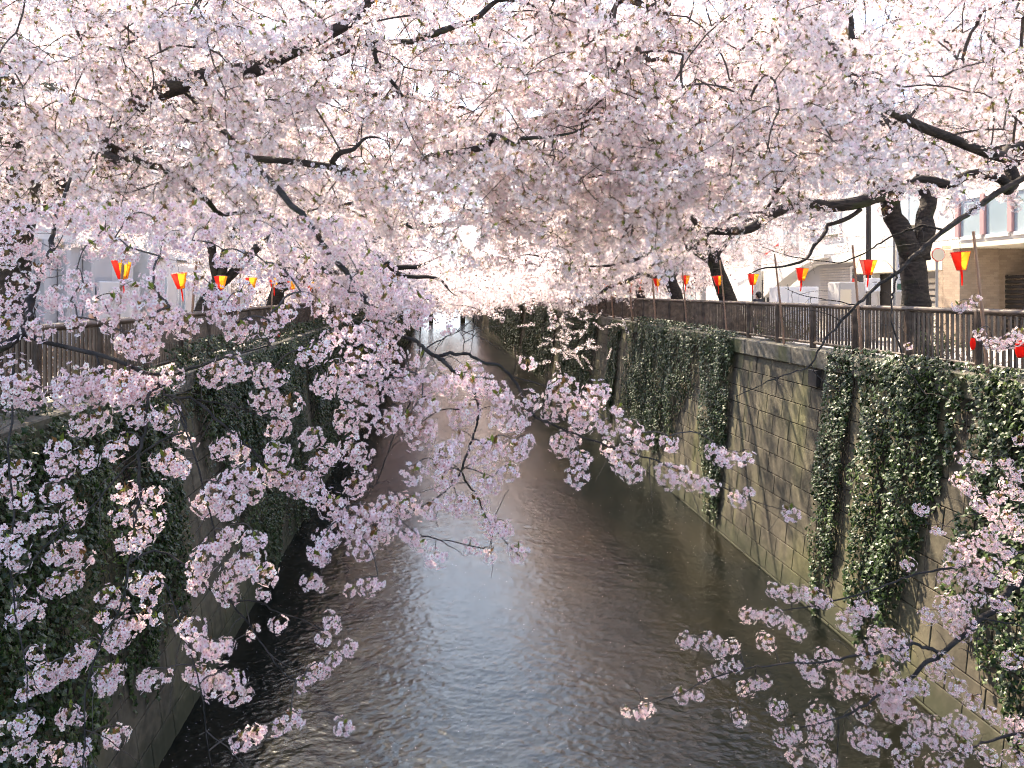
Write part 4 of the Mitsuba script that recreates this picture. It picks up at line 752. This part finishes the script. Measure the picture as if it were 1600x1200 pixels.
def round_lantern(px, py, Y, h, w, lab):
    kk = num('round_lantern'); p = at(px, py, Y); tag(kk, lab, 'lantern')
    t = np.linspace(0, 1, 9); v = tube(np.stack([0 * t, 0 * t, (0.5 - t) * h], 1) + p, w * 0.5 * np.sin(np.pi * (0.12 + 0.76 * t)) ** 0.6, 12)
    put(part(kk, 'shade'), v, 'red_paper_material', smooth=True)
    for zz in (0.5, -0.5): put(part(kk, 'ring'), tube([p + [0, 0, zz * h - 0.012], p + [0, 0, zz * h + 0.012]], w * 0.22, 8), 'dark_metal_material')
    put(part(kk, 'hanger'), tube([p + [0, 0, h * 0.5], p + [0.02, 0, h * 0.5 + 0.35]], 0.004, 4), 'dark_metal_material')
round_lantern(1520, 537, 13.4, 0.20, 0.085, 'small red lantern low on the right fence, left of the other red one')
round_lantern(1594, 545, 12.3, 0.27, 0.14, 'red lantern low at the right edge in front of the fence')
round_lantern(435, 522, 25.4, 0.2, 0.14, 'small red lantern low against the ivy of the left bank')

# ------------------------------------------------------------------ poles, signs, mirror
def tubeobj(key, p, r, m, sides=10, smooth=40): return put(key, tube(p, r, sides), m, smooth=smooth)
UP = num('utility_pole'); tag(UP, 'dark brown utility pole with a white box behind the right fence', 'pole')
tubeobj(part(UP, 'shaft'), [[11.05, 20, SR], [11.05, 20, 12.6]], [0.062, 0.05], 'dark_metal_material')
c = at(1361, 445, 19.8); put(part(UP, 'meter_box'), box(c[0] - .15, c[0] + .15, c[1] - .16, c[1], c[2] - .17, c[2] + .17, 0.012), 'sign_white_material')
put(part(UP, 'box_lettering'), cat([box(c[0] - .05, c[0] + .06, c[1] - .163, c[1] - .161, c[2] + .055, c[2] + .075), box(c[0] - .01, c[0] + .05, c[1] - .163, c[1] - .161, c[2] - .01, c[2] + .005), tube([[c[0] + .02, c[1] - .164, c[2] - .06], [c[0] + .02, c[1] - .161, c[2] - .06]], 0.035, 10)]), 'ink_material')
UP2 = num('utility_pole'); tag(UP2, 'black utility pole between the two dark trunks on the left bank', 'pole')
c = at(441, 470, 31); tubeobj(part(UP2, 'shaft'), [[c[0], 31, SL], [c[0], 31, 12]], [0.075, 0.06], 'dark_metal_material')
put(part(UP2, 'crossarm'), box(c[0] - .6, c[0] + .6, 30.92, 31.0, 11.2, 11.3), 'dark_metal_material')
SG = num('street_sign'); tag(SG, 'tall narrow white signboard with blue mark and characters left of the forked trunk', 'sign')
a = at(1400.5, 376, 18.4); b = at(1413, 456, 18.4); y = 18.4
tubeobj(part(SG, 'pole'), [[a[0] - .05, y, SR], [a[0] - .05, y, a[2] + .25]], 0.03, 'grey_metal_material')
put(part(SG, 'board'), box(a[0], b[0], y - .015, y + .015, b[2], a[2], 0.006), 'sign_white_material')
w = b[0] - a[0]; h = a[2] - b[2]; x0 = a[0]; zt = a[2]
def mark(x, z, wx, hz): return box(x0 + x * w, x0 + (x + wx) * w, y - .019, y - .0165, zt - z * h, zt - (z + hz) * h)
put(part(SG, 'blue_mark'), cat([mark(.1, .04, .35, .17), mark(.45, .12, .1, .06)]), 'blue_paint_material')
kan = [(.42, .36, .06, .03), (.2, .39, .55, .012), (.32, .41, .3, .01), (.32, .41, .04, .035), (.58, .41, .04, .035), (.32, .44, .3, .01), (.2, .46, .55, .01), (.2, .46, .05, .06), (.7, .46, .05, .06), (.36, .48, .24, .01), (.36, .48, .04, .03), (.56, .48, .04, .03), (.36, .505, .24, .01)]
put(part(SG, 'character'), cat([mark(*q) for q in kan]), 'blue_paint_material')
put(part(SG, 'small_characters'), cat([mark(.3, .62 + .045 * i, .4 - .08 * (i % 2), .012) for i in range(4)]), 'ink_material')
put(part(SG, 'green_plate'), cat([mark(.06, .84, .86, .12)]), 'green_paint_material')
MR = num('traffic_mirror'); tag(MR, 'round beige-backed traffic mirror right of the forked trunk', 'mirror')
c = at(1466, 398, 21); tubeobj(part(MR, 'disc'), [[c[0], 20.98, c[2]], [c[0], 21.03, c[2]]], 0.165, 'cream_material', 20)
put(part(MR, 'rim'), trimesh.Trimesh(*[q for q in (lambda t: (t.vertices, t.faces))(tube([[c[0] + .17 * math.cos(a), 21, c[2] + .17 * math.sin(a)] for a in np.linspace(0, 2 * np.pi, 25)], 0.014, 6))], process=False), 'red_paint_material', smooth=True)
tubeobj(part(MR, 'post'), [[c[0], 21.06, SR], [c[0], 21.06, c[2] + .1]], 0.035, 'grey_metal_material')

# ------------------------------------------------------------------ buildings
def window(bk, x, y0, y1, z0, z1, side, pane='window_pane_material', frame='white_metal_material', mull=1):
    """A window in a wall at x whose outside faces -x (side 1) or +x (side -1)."""
    o = -side; w = part(bk, 'window'); t = 0.06
    put(w, cat([box(x + o * 0.002, x + o * 0.07, y0, y1, z0, z0 + t), box(x + o * 0.002, x + o * 0.07, y0, y1, z1 - t, z1), box(x + o * 0.002, x + o * 0.07, y0, y0 + t, z0 + t, z1 - t), box(x + o * 0.002, x + o * 0.07, y1 - t, y1, z0 + t, z1 - t)] +
             [box(x + o * 0.002, x + o * 0.05, y0 + (y1 - y0) * (k + 1) / (mull + 1) - .02, y0 + (y1 - y0) * (k + 1) / (mull + 1) + .02, z0 + t, z1 - t) for k in range(mull)]), frame)
    put(f'{w}__pane', box(x + o * 0.001, x + o * 0.02, y0 + t, y1 - t, z0 + t, z1 - t), pane)
    put(f'{w}__sill', box(x + o * 0.002, x + o * 0.12, y0 - .05, y1 + .05, z0 - .07, z0 - 0.004), 'coping_material')
def building(label, side, x, y0, y1, z1, wall, depth=11, floors=(), bay=2.4, ww=1.5, wh=1.4, pane='window_pane_material', band=None, ground=None):
    key = num('building'); tag(key, label, 'building'); st = SR if side > 0 else SL
    put(part(key, 'walls'), box(x, x + side * depth, y0, y1, st - 0.2, z1, 0.03), wall)
    put(part(key, 'roof_edge'), box(x - side * 0.12, x + side * depth, y0 + .01, y1 - .01, z1 + 0.003, z1 + 0.35), 'coping_material')
    for z in floors:
        n = max(1, int((y1 - y0 - 0.8) / bay))
        for k in range(n):
            yc = y0 + (y1 - y0) * (k + 0.5) / n; window(key, x, yc - ww / 2, yc + ww / 2, z, z + wh, side, pane)
    for z, hgt in band or (): put(part(key, 'floor_band'), box(x - side * 0.10, x - side * 0.003, y0 + .02, y1 - .02, z, z + hgt, 0.01), 'white_wall_material')
    return key
def slats(bk, name, x, y0, y1, z0, z1, n, m, side, along='z', t=0.04):
    for k in range(n):
        z = z0 + (z1 - z0) * (k + 0.5) / n; put(part(bk, name), box(x - side * t, x - side * 0.003, y0, y1, z - (z1 - z0) / n * 0.33, z + (z1 - z0) / n * 0.33), m)
# right bank, nearest: overhanging office with pink mullions above a tiled pillar and a dark gate
B = num('building'); tag(B, 'beige tiled building at the right edge with pink-framed windows over a dark gate', 'building')
put(part(B, 'upper_storey'), box(16, 28, 9, 24.2, 8.74, 14.0, 0.02), 'white_wall_material')
put(part(B, 'soffit'), box(15.96, 27.9, 9.05, 24.25, 8.60, 8.735), 'cream_material')
put(part(B, 'pillar'), box(16.0, 17.22, 23.9, 24.7, SR - .1, 8.596, 0.01), 'beige_tile_material')
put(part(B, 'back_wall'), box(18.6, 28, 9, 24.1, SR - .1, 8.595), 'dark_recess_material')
put(part(B, 'end_wall'), box(17.24, 28, 24.0, 24.6, SR - .1, 8.596), 'beige_tile_material')
for k in range(13):
    y0 = 9.6 + k * 1.1
    put(part(B, 'mullion'), box(15.90, 15.997, y0 + 1.02, y0 + 1.18, 8.95, 10.15), 'pink_frame_material')
    w = part(B, 'window'); put(w, cat([box(15.93, 15.998, y0 + .1, y0 + 1.0, 8.84, 8.94), box(15.93, 15.998, y0 + .1, y0 + 1.0, 10.06, 10.16)]), 'white_metal_material')
    put(f'{w}__pane', box(15.97, 15.999, y0 + .1, y0 + 1.0, 8.945, 10.055), 'window_pane_material')
    if k % 2 == 0: window(B, 16, y0 + .1, y0 + 1.5, 11.6, 12.9, 1)
slats(B, 'gate_slat', 17.5, 17.6, 24.0, SR + .25, 7.8, 13, 'dark_metal_material', 1)
put(part(B, 'stair_beam'), tube([[18.2, 24.0, 7.4], [18.2, 20.8, 9.2]], 0.16, 4), 'grey_wall_material')
# right bank, second: cream fascia, louvres, grey recess
B = building('cream building with a pale fascia and slatted vent behind the forked trunk', 1, 16.6, 24.75, 30.2, 13.5, 'grey_wall_material', floors=(9.6, 11.9), bay=2.6)
put(part(B, 'fascia'), box(16.05, 16.59, 24.8, 30.1, 7.95, 8.75, 0.02), 'cream_material')
put(part(B, 'tiled_front'), box(16.05, 16.58, 24.78, 25.15, SR, 7.94), 'beige_tile_material')
slats(B, 'vent_slat', 16.58, 25.2, 26.4, SR + .3, 7.75, 9, 'cream_material', 1, t=0.12)
for y in (27.4, 28.9): put(part(B, 'column'), box(16.1, 16.4, y, y + .28, SR, 7.94, 0.01), 'white_wall_material')
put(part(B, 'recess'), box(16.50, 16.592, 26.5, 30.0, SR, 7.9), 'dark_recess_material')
# right bank, third: roller shutters, low wall with posters
B = building('grey shop building with a roller shutter and posters behind the right fence', 1, 16.8, 30.3, 36.2, 13.0, 'grey_wall_material', floors=(9.7,), bay=2.8, wh=1.6)
put(part(B, 'fascia'), box(16.3, 16.79, 30.35, 36.1, 8.45, 8.75, 0.02), 'white_wall_material')
slats(B, 'shutter_slat', 16.79, 31.6, 34.2, SR + .1, 8.3, 24, 'shutter_material', 1)
put(part(B, 'door'), box(16.7, 16.79, 30.5, 31.4, SR, 8.2), 'dark_pane_material'); put(part(B, 'door_frame'), cat([box(16.66, 16.72, 30.42, 30.5, SR, 8.3), box(16.66, 16.72, 31.4, 31.48, SR, 8.3), box(16.66, 16.72, 30.42, 31.48, 8.21, 8.3)]), 'white_metal_material')
for k in range(3): put(part(B, 'notice'), box(16.64, 16.70, 30.7 + .22 * k, 30.86 + .22 * k, 7.2 + .15 * (k % 2), 7.6 + .1 * k), ('sign_white_material', 'cream_material', 'red_paint_material')[k])
W = num('low_wall'); tag(W, 'low grey concrete block with a yellow poster beside the roller shutter', 'wall')
c = at(1336, 440, 27.0); put(part(W, 'body'), box(c[0] - .75, c[0] + .55, 26.6, 27.4, SR, at(1336, 441, 27)[2], 0.03), 'grey_wall_material')
put(part(W, 'poster'), box(c[0] - .72, c[0] - .35, 26.585, 26.597, SR + .9, SR + 1.75), 'cream_material')
# right bank, fourth: white building with a round column, curved stair soffit and awning
B = building('white building with a column, curved stair and white awning on the right bank', 1, 17.2, 36.3, 50, 13.8, 'white_wall_material', floors=(9.4, 11.8), bay=3.0, wh=1.6)
tubeobj(part(B, 'column'), [[16.0, 39.0, SR], [16.0, 39.0, 13.5]], 0.2, 'white_wall_material', 16)
t = np.linspace(0, 1, 13); cv = []
for q in t: cv += [[16.05, 38.4 - 6.0 * q, 7.0 + 1.7 * math.sin(q * 1.45)], [16.05, 38.4 - 6.0 * q, 8.85], [16.75, 38.4 - 6.0 * q, 7.0 + 1.7 * math.sin(q * 1.45)], [16.75, 38.4 - 6.0 * q, 8.85]]
cf = []
for k in range(12):
    o = 4 * k; cf += [[o, o + 4, o + 5, o + 1], [o + 2, o + 3, o + 7, o + 6], [o, o + 2, o + 6, o + 4], [o + 1, o + 5, o + 7, o + 3]]
cf += [[0, 1, 3, 2], [48, 50, 51, 49]]
put(part(B, 'curved_stair'), (cv, cf), 'white_wall_material')
put(part(B, 'awning'), ([[15.2, 39.4, 7.75], [15.2, 42.6, 7.75], [17.18, 42.6, 8.75], [17.18, 39.4, 8.75], [15.2, 39.4, 7.55], [15.2, 42.6, 7.55]], [[0, 1, 2, 3], [0, 4, 5, 1], [0, 3, 3, 4]]), 'white_metal_material')
put(part(B, 'shopfront'), box(17.1, 17.19, 39.6, 42.4, SR, 7.9), 'dark_pane_material')
for y in (40.5, 41.5): put(part(B, 'shopfront_post'), box(17.04, 17.12, y, y + .08, SR, 7.9), 'white_metal_material')
put(part(B, 'red_trim'), tube([[16.0, 38.2, 9.05], [16.0, 36.6, 9.5]], 0.05, 6), 'red_paint_material')
W = num('utility_cabinet'); tag(W, 'bluish white panelled cabinet on the right street below the curved stair', 'cabinet')
c = at(1241, 450, 28.5); put(part(W, 'body'), box(c[0] - .75, c[0] + .75, 28.2, 28.9, SR, at(1241, 448, 28.5)[2], 0.02), 'sign_white_material')
for k in range(4): put(part(W, 'panel'), box(c[0] - .72 + .37 * k, c[0] - .39 + .37 * k, 28.175, 28.197, SR + .1, at(1241, 449, 28.5)[2] - .06, 0.006), 'sign_white_material')
# left bank
B = building('white building with a long window band and grey ground-floor columns on the left', -1, -13.8, 14, 35.5, 14.5, 'white_wall_material', floors=(11.9,), bay=2.6)
for k in range(9):
    y0 = 15 + k * 2.25; w = part(B, 'band_window'); put(w, cat([box(-13.798, -13.72, y0, y0 + 2.2, 9.72, 9.80), box(-13.798, -13.72, y0, y0 + 2.2, 10.95, 11.03), box(-13.798, -13.70, y0 + 2.13, y0 + 2.2, 9.8, 10.95)]), 'grey_metal_material')
    put(f'{w}__pane', box(-13.798, -13.77, y0, y0 + 2.12, 9.805, 10.945), 'window_pane_material')
put(part(B, 'floor_band'), box(-13.79, -13.45, 14.1, 35.4, 9.05, 9.66, 0.02), 'white_wall_material')
put(part(B, 'recess'), box(-13.797, -13.74, 22.2, 33.0, SL, 9.04), 'grey_wall_material')
for y in (20.5, 26.6, 28.2, 30.2): put(part(B, 'column'), box(-13.7, -13.38, y, y + .34, SL, 9.04, 0.01), 'grey_wall_material')
put(part(B, 'white_panel'), box(-13.55, -13.40, 31.0, 35.3, SL, 7.7, 0.04), 'white_wall_material')
put(part(B, 'doorway'), box(-13.74, -13.70, 23.2, 25.6, SL, 8.2), 'dark_pane_material')
B = building('pale building with tall grey windows beside the thick dark trunk on the left', -1, -13.2, 36, 50, 13.2, 'white_wall_material', floors=(6.3, 8.9, 11.2), bay=2.3, ww=1.25, wh=1.75)
B = building('grey shop building beyond the black pole on the left bank', -1, -13.6, 50.4, 68, 12.0, 'grey_wall_material', floors=(6.0, 9.0), bay=3.2, ww=2.3, wh=1.9, pane='dark_pane_material', band=((8.3, .35),))
for i, (y, d, h, wl) in enumerate(((69, 20, 13.5, 'white_wall_material'), (90, 24, 12, 'grey_wall_material'), (115, 26, 14, 'cream_material'), (142, 40, 12.5, 'white_wall_material'))):
    building(('white', 'grey', 'cream', 'pale')[i] + ' building far along the left bank behind the blossom', -1, -13.8, y, y + d, h, wl, floors=(6.4, 9.2) if i < 2 else (7, 10), bay=3.5, ww=2.0)
for i, (y, d, h, wl) in enumerate(((50.4, 16, 12, 'grey_wall_material'), (67, 22, 14, 'cream_material'), (90, 26, 12.5, 'white_wall_material'), (117, 30, 14.5, 'grey_wall_material'), (148, 40, 12, 'white_wall_material'))):
    building(('blue-grey', 'cream', 'white', 'tall grey', 'pale')[i] + ' building far along the right bank behind the blossom', 1, 17.0, y, y + d, h, wl, floors=(6.6, 9.6) if i < 2 else (7, 10), bay=3.5, ww=2.0)

# ------------------------------------------------------------------ street plants and people
def shrub(x, y, z, w, h, n, label, m='shrub_material', seed=0):
    key = num('shrub'); tag(key, label, 'shrub'); r = np.random.default_rng(300 + seed); st = []; pts = []
    for i in range(max(6, n // 40)):
        d = np.array([r.normal(0, .5) * w, r.normal(0, .5) * w, h * r.uniform(.7, 1.1)]); p = np.array([x, y, z]) + np.linspace(0, 1, 5)[:, None] * d + r.normal(0, 0.03, (5, 3)); p[0] = (x + r.normal(0, .2 * w), y + r.normal(0, .2 * w), z); st.append(tube(p, np.linspace(.012, .004, 5), 4)); pts.append(p[2:])
    k = part(key, 'stems'); put(k, cat(st), 'twig_material' if m == 'shrub_material' else m); tag(k, kind='stuff')
    q = np.vstack(pts); c = q[r.integers(len(q), size=n)] + r.normal(0, 0.09, (n, 3)); c[:, 2] = np.maximum(c[:, 2], z + .05); M = rot_to(r.normal(0, 1, (n, 3)) + [0, 0, .5], r.uniform(0, 6, n)); s = 0.035 * r.uniform(.6, 1.3, n) * (1 if m == 'shrub_material' else 0.5)
    lf = np.array([[0, -1, 0], [.5, 0, .1], [0, 1, 0], [-.5, 0, .1]]); v = np.einsum('nij,kj->nki', M, lf) * s[:, None, None] + c[:, None]; f = (np.array([[0, 1, 2], [0, 2, 3]])[None] + (np.arange(n) * 4)[:, None, None]).reshape(-1, 3)
    k = part(key, 'leaves'); put(k, (v.reshape(-1, 3), f), m); tag(k, kind='stuff')
shrub(10.0, 22.6, SR, .7, .8, 1500, 'leafy shrub behind the right fence beside the leaning trunk', seed=1)
shrub(10.1, 14.6, SR, .8, .75, 700, 'bare brown shrub behind the right fence under the lantern', 'bare_shrub_material', 2)
shrub(10.2, 16.1, SR, .5, .8, 900, 'green shrub at the foot of the forked trunk', seed=3)
shrub(-6.3, 19.2, SL, .6, .9, 1300, 'green shrub behind the left fence before the dark trunk', seed=4)
shrub(-6.4, 15.6, SL, .6, .8, 1000, 'shrub behind the left fence below the second lantern', seed=5)
H = num('hedge'); tag(H, 'low clipped brown hedge along the left street', 'hedge')
r = np.random.default_rng(77); n = 9000; c = np.stack([r.uniform(-9.3, -8.6, n), r.uniform(14, 34, n), SL + r.uniform(0, 1, n) ** .7 * .85], 1); M = rot_to(r.normal(0, 1, (n, 3)), r.uniform(0, 6, n))
v = np.einsum('nij,kj->nki', M, np.array([[0, -1, 0], [.5, 0, .1], [0, 1, 0], [-.5, 0, .1]])) * .06 + c[:, None]; f = (np.array([[0, 1, 2], [0, 2, 3]])[None] + (np.arange(n) * 4)[:, None, None]).reshape(-1, 3)
k = part(H, 'leaves'); put(k, (v.reshape(-1, 3), f), 'bare_shrub_material'); tag(k, kind='stuff')
def person(x, y, z, hgt, face, cloth, label):
    """One continuous figure in standing pose; face: heading in radians."""
    key = num('person'); tag(key, label, 'person'); k = hgt / 1.7
    J = dict(hip=(0, 0, .92), waist=(0, 0, 1.05), chest=(0, 0.01, 1.28), neck=(0, 0, 1.46), ls=(-.17, 0, 1.40), rs=(.17, 0, 1.40), le=(-.23, .02, 1.12), re=(.23, .03, 1.12), lw=(-.22, .12, .88), rw=(.20, .20, .98),
             lh=(-.09, 0, .90), rh=(.09, 0, .90), lk=(-.10, .06, .50), rk=(.10, -.02, .49), la=(-.10, .0, .09), ra=(.10, -.14, .11), lt=(-.10, .15, .05), rt=(.10, .0, .05))
    Rr = dict(hip=.13, waist=.12, chest=.14, neck=.055, ls=.065, rs=.065, le=.048, re=.048, lw=.036, rw=.036, lh=.085, rh=.085, lk=.062, rk=.062, la=.045, ra=.045, lt=.035, rt=.035)
    def ball(j): return Manifold.sphere(Rr[j], 16).translate(J[j])
    m = Manifold()
    for a, b in (('hip', 'waist'), ('waist', 'chest'), ('chest', 'neck'), ('chest', 'ls'), ('chest', 'rs'), ('ls', 'le'), ('le', 'lw'), ('rs', 're'), ('re', 'rw'), ('hip', 'lh'), ('hip', 'rh'), ('lh', 'lk'), ('lk', 'la'), ('rh', 'rk'), ('rk', 'ra'), ('la', 'lt'), ('ra', 'rt')):
        m = m + Manifold.batch_hull([ball(a), ball(b)])
    def fin(m, bs, name):
        m = m.refine_to_length(0.03).to_mesh(); t = trimesh.Trimesh(m.vert_properties[:, :3], m.tri_verts, process=True); trimesh.smoothing.filter_taubin(t, iterations=8)
        v = np.array(t.vertices) * k; ca, sa = math.cos(face), math.sin(face); v = np.stack([v[:, 0] * ca - v[:, 1] * sa + x, v[:, 0] * sa + v[:, 1] * ca + y, v[:, 2] + z], 1); put(part(key, name), (v, t.faces), bs, smooth=True)
    fin(m, cloth, 'body')
    head = Manifold.batch_hull([Manifold.sphere(.095, 20).translate((0, -.01, 1.61)), Manifold.sphere(.06, 16).translate((0, .045, 1.53)), Manifold.sphere(.04, 12).translate((0, .075, 1.50))]) + Manifold.sphere(.016, 10).translate((0, .108, 1.565)) + Manifold.sphere(.022, 10).translate((-.096, 0, 1.575)) + Manifold.sphere(.022, 10).translate((.096, 0, 1.575)) + Manifold.batch_hull([Manifold.sphere(.05, 12).translate((0, 0, 1.50)), Manifold.sphere(.052, 12).translate((0, 0, 1.44))])
    fin(head, 'skin_material', 'head')
    fin(Manifold.batch_hull([Manifold.sphere(.108, 20).translate((0, -.02, 1.635)), Manifold.sphere(.08, 16).translate((0, -.055, 1.56))]) - Manifold.cube((.3, .1, .2), True).translate((0, .12, 1.56)), 'hair_material', 'hair')
    for s, w in ((-1, 'lw'), (1, 'rw')):
        c = np.array(J[w]); hd = Manifold.batch_hull([Manifold.sphere(.03, 10).translate(tuple(c)), Manifold.sphere(.028, 10).translate(tuple(c + [0, .02, -.08]))])
        for q in range(4): hd = hd + Manifold.batch_hull([Manifold.sphere(.009, 8).translate(tuple(c + [s * 0, .005 + .014 * (q - 1.5) + .02, -.10])), Manifold.sphere(.007, 8).translate(tuple(c + [-s * .012, .014 * (q - 1.5) + .03, -.155 - .012 * (q in (1, 2))]))])
        hd = hd + Manifold.batch_hull([Manifold.sphere(.011, 8).translate(tuple(c + [0, .035, -.04])), Manifold.sphere(.008, 8).translate(tuple(c + [-s * .01, .065, -.09]))]); fin(hd, 'skin_material', 'hand')
c = at(1184.7, 461, 28.7); person(c[0], c[1], SR, (c[2] - SR) / 1.6 * 1.7, 0.4, 'dark_cloth_material', 'dark-haired person in dark clothes behind the right fence, only the head showing')
c = at(145, 491, 20.4); person(c[0], c[1], SL, (c[2] - SL) / 1.6 * 1.7, 2.4, 'brown_cloth_material', 'person with black hair walking behind the left fence')
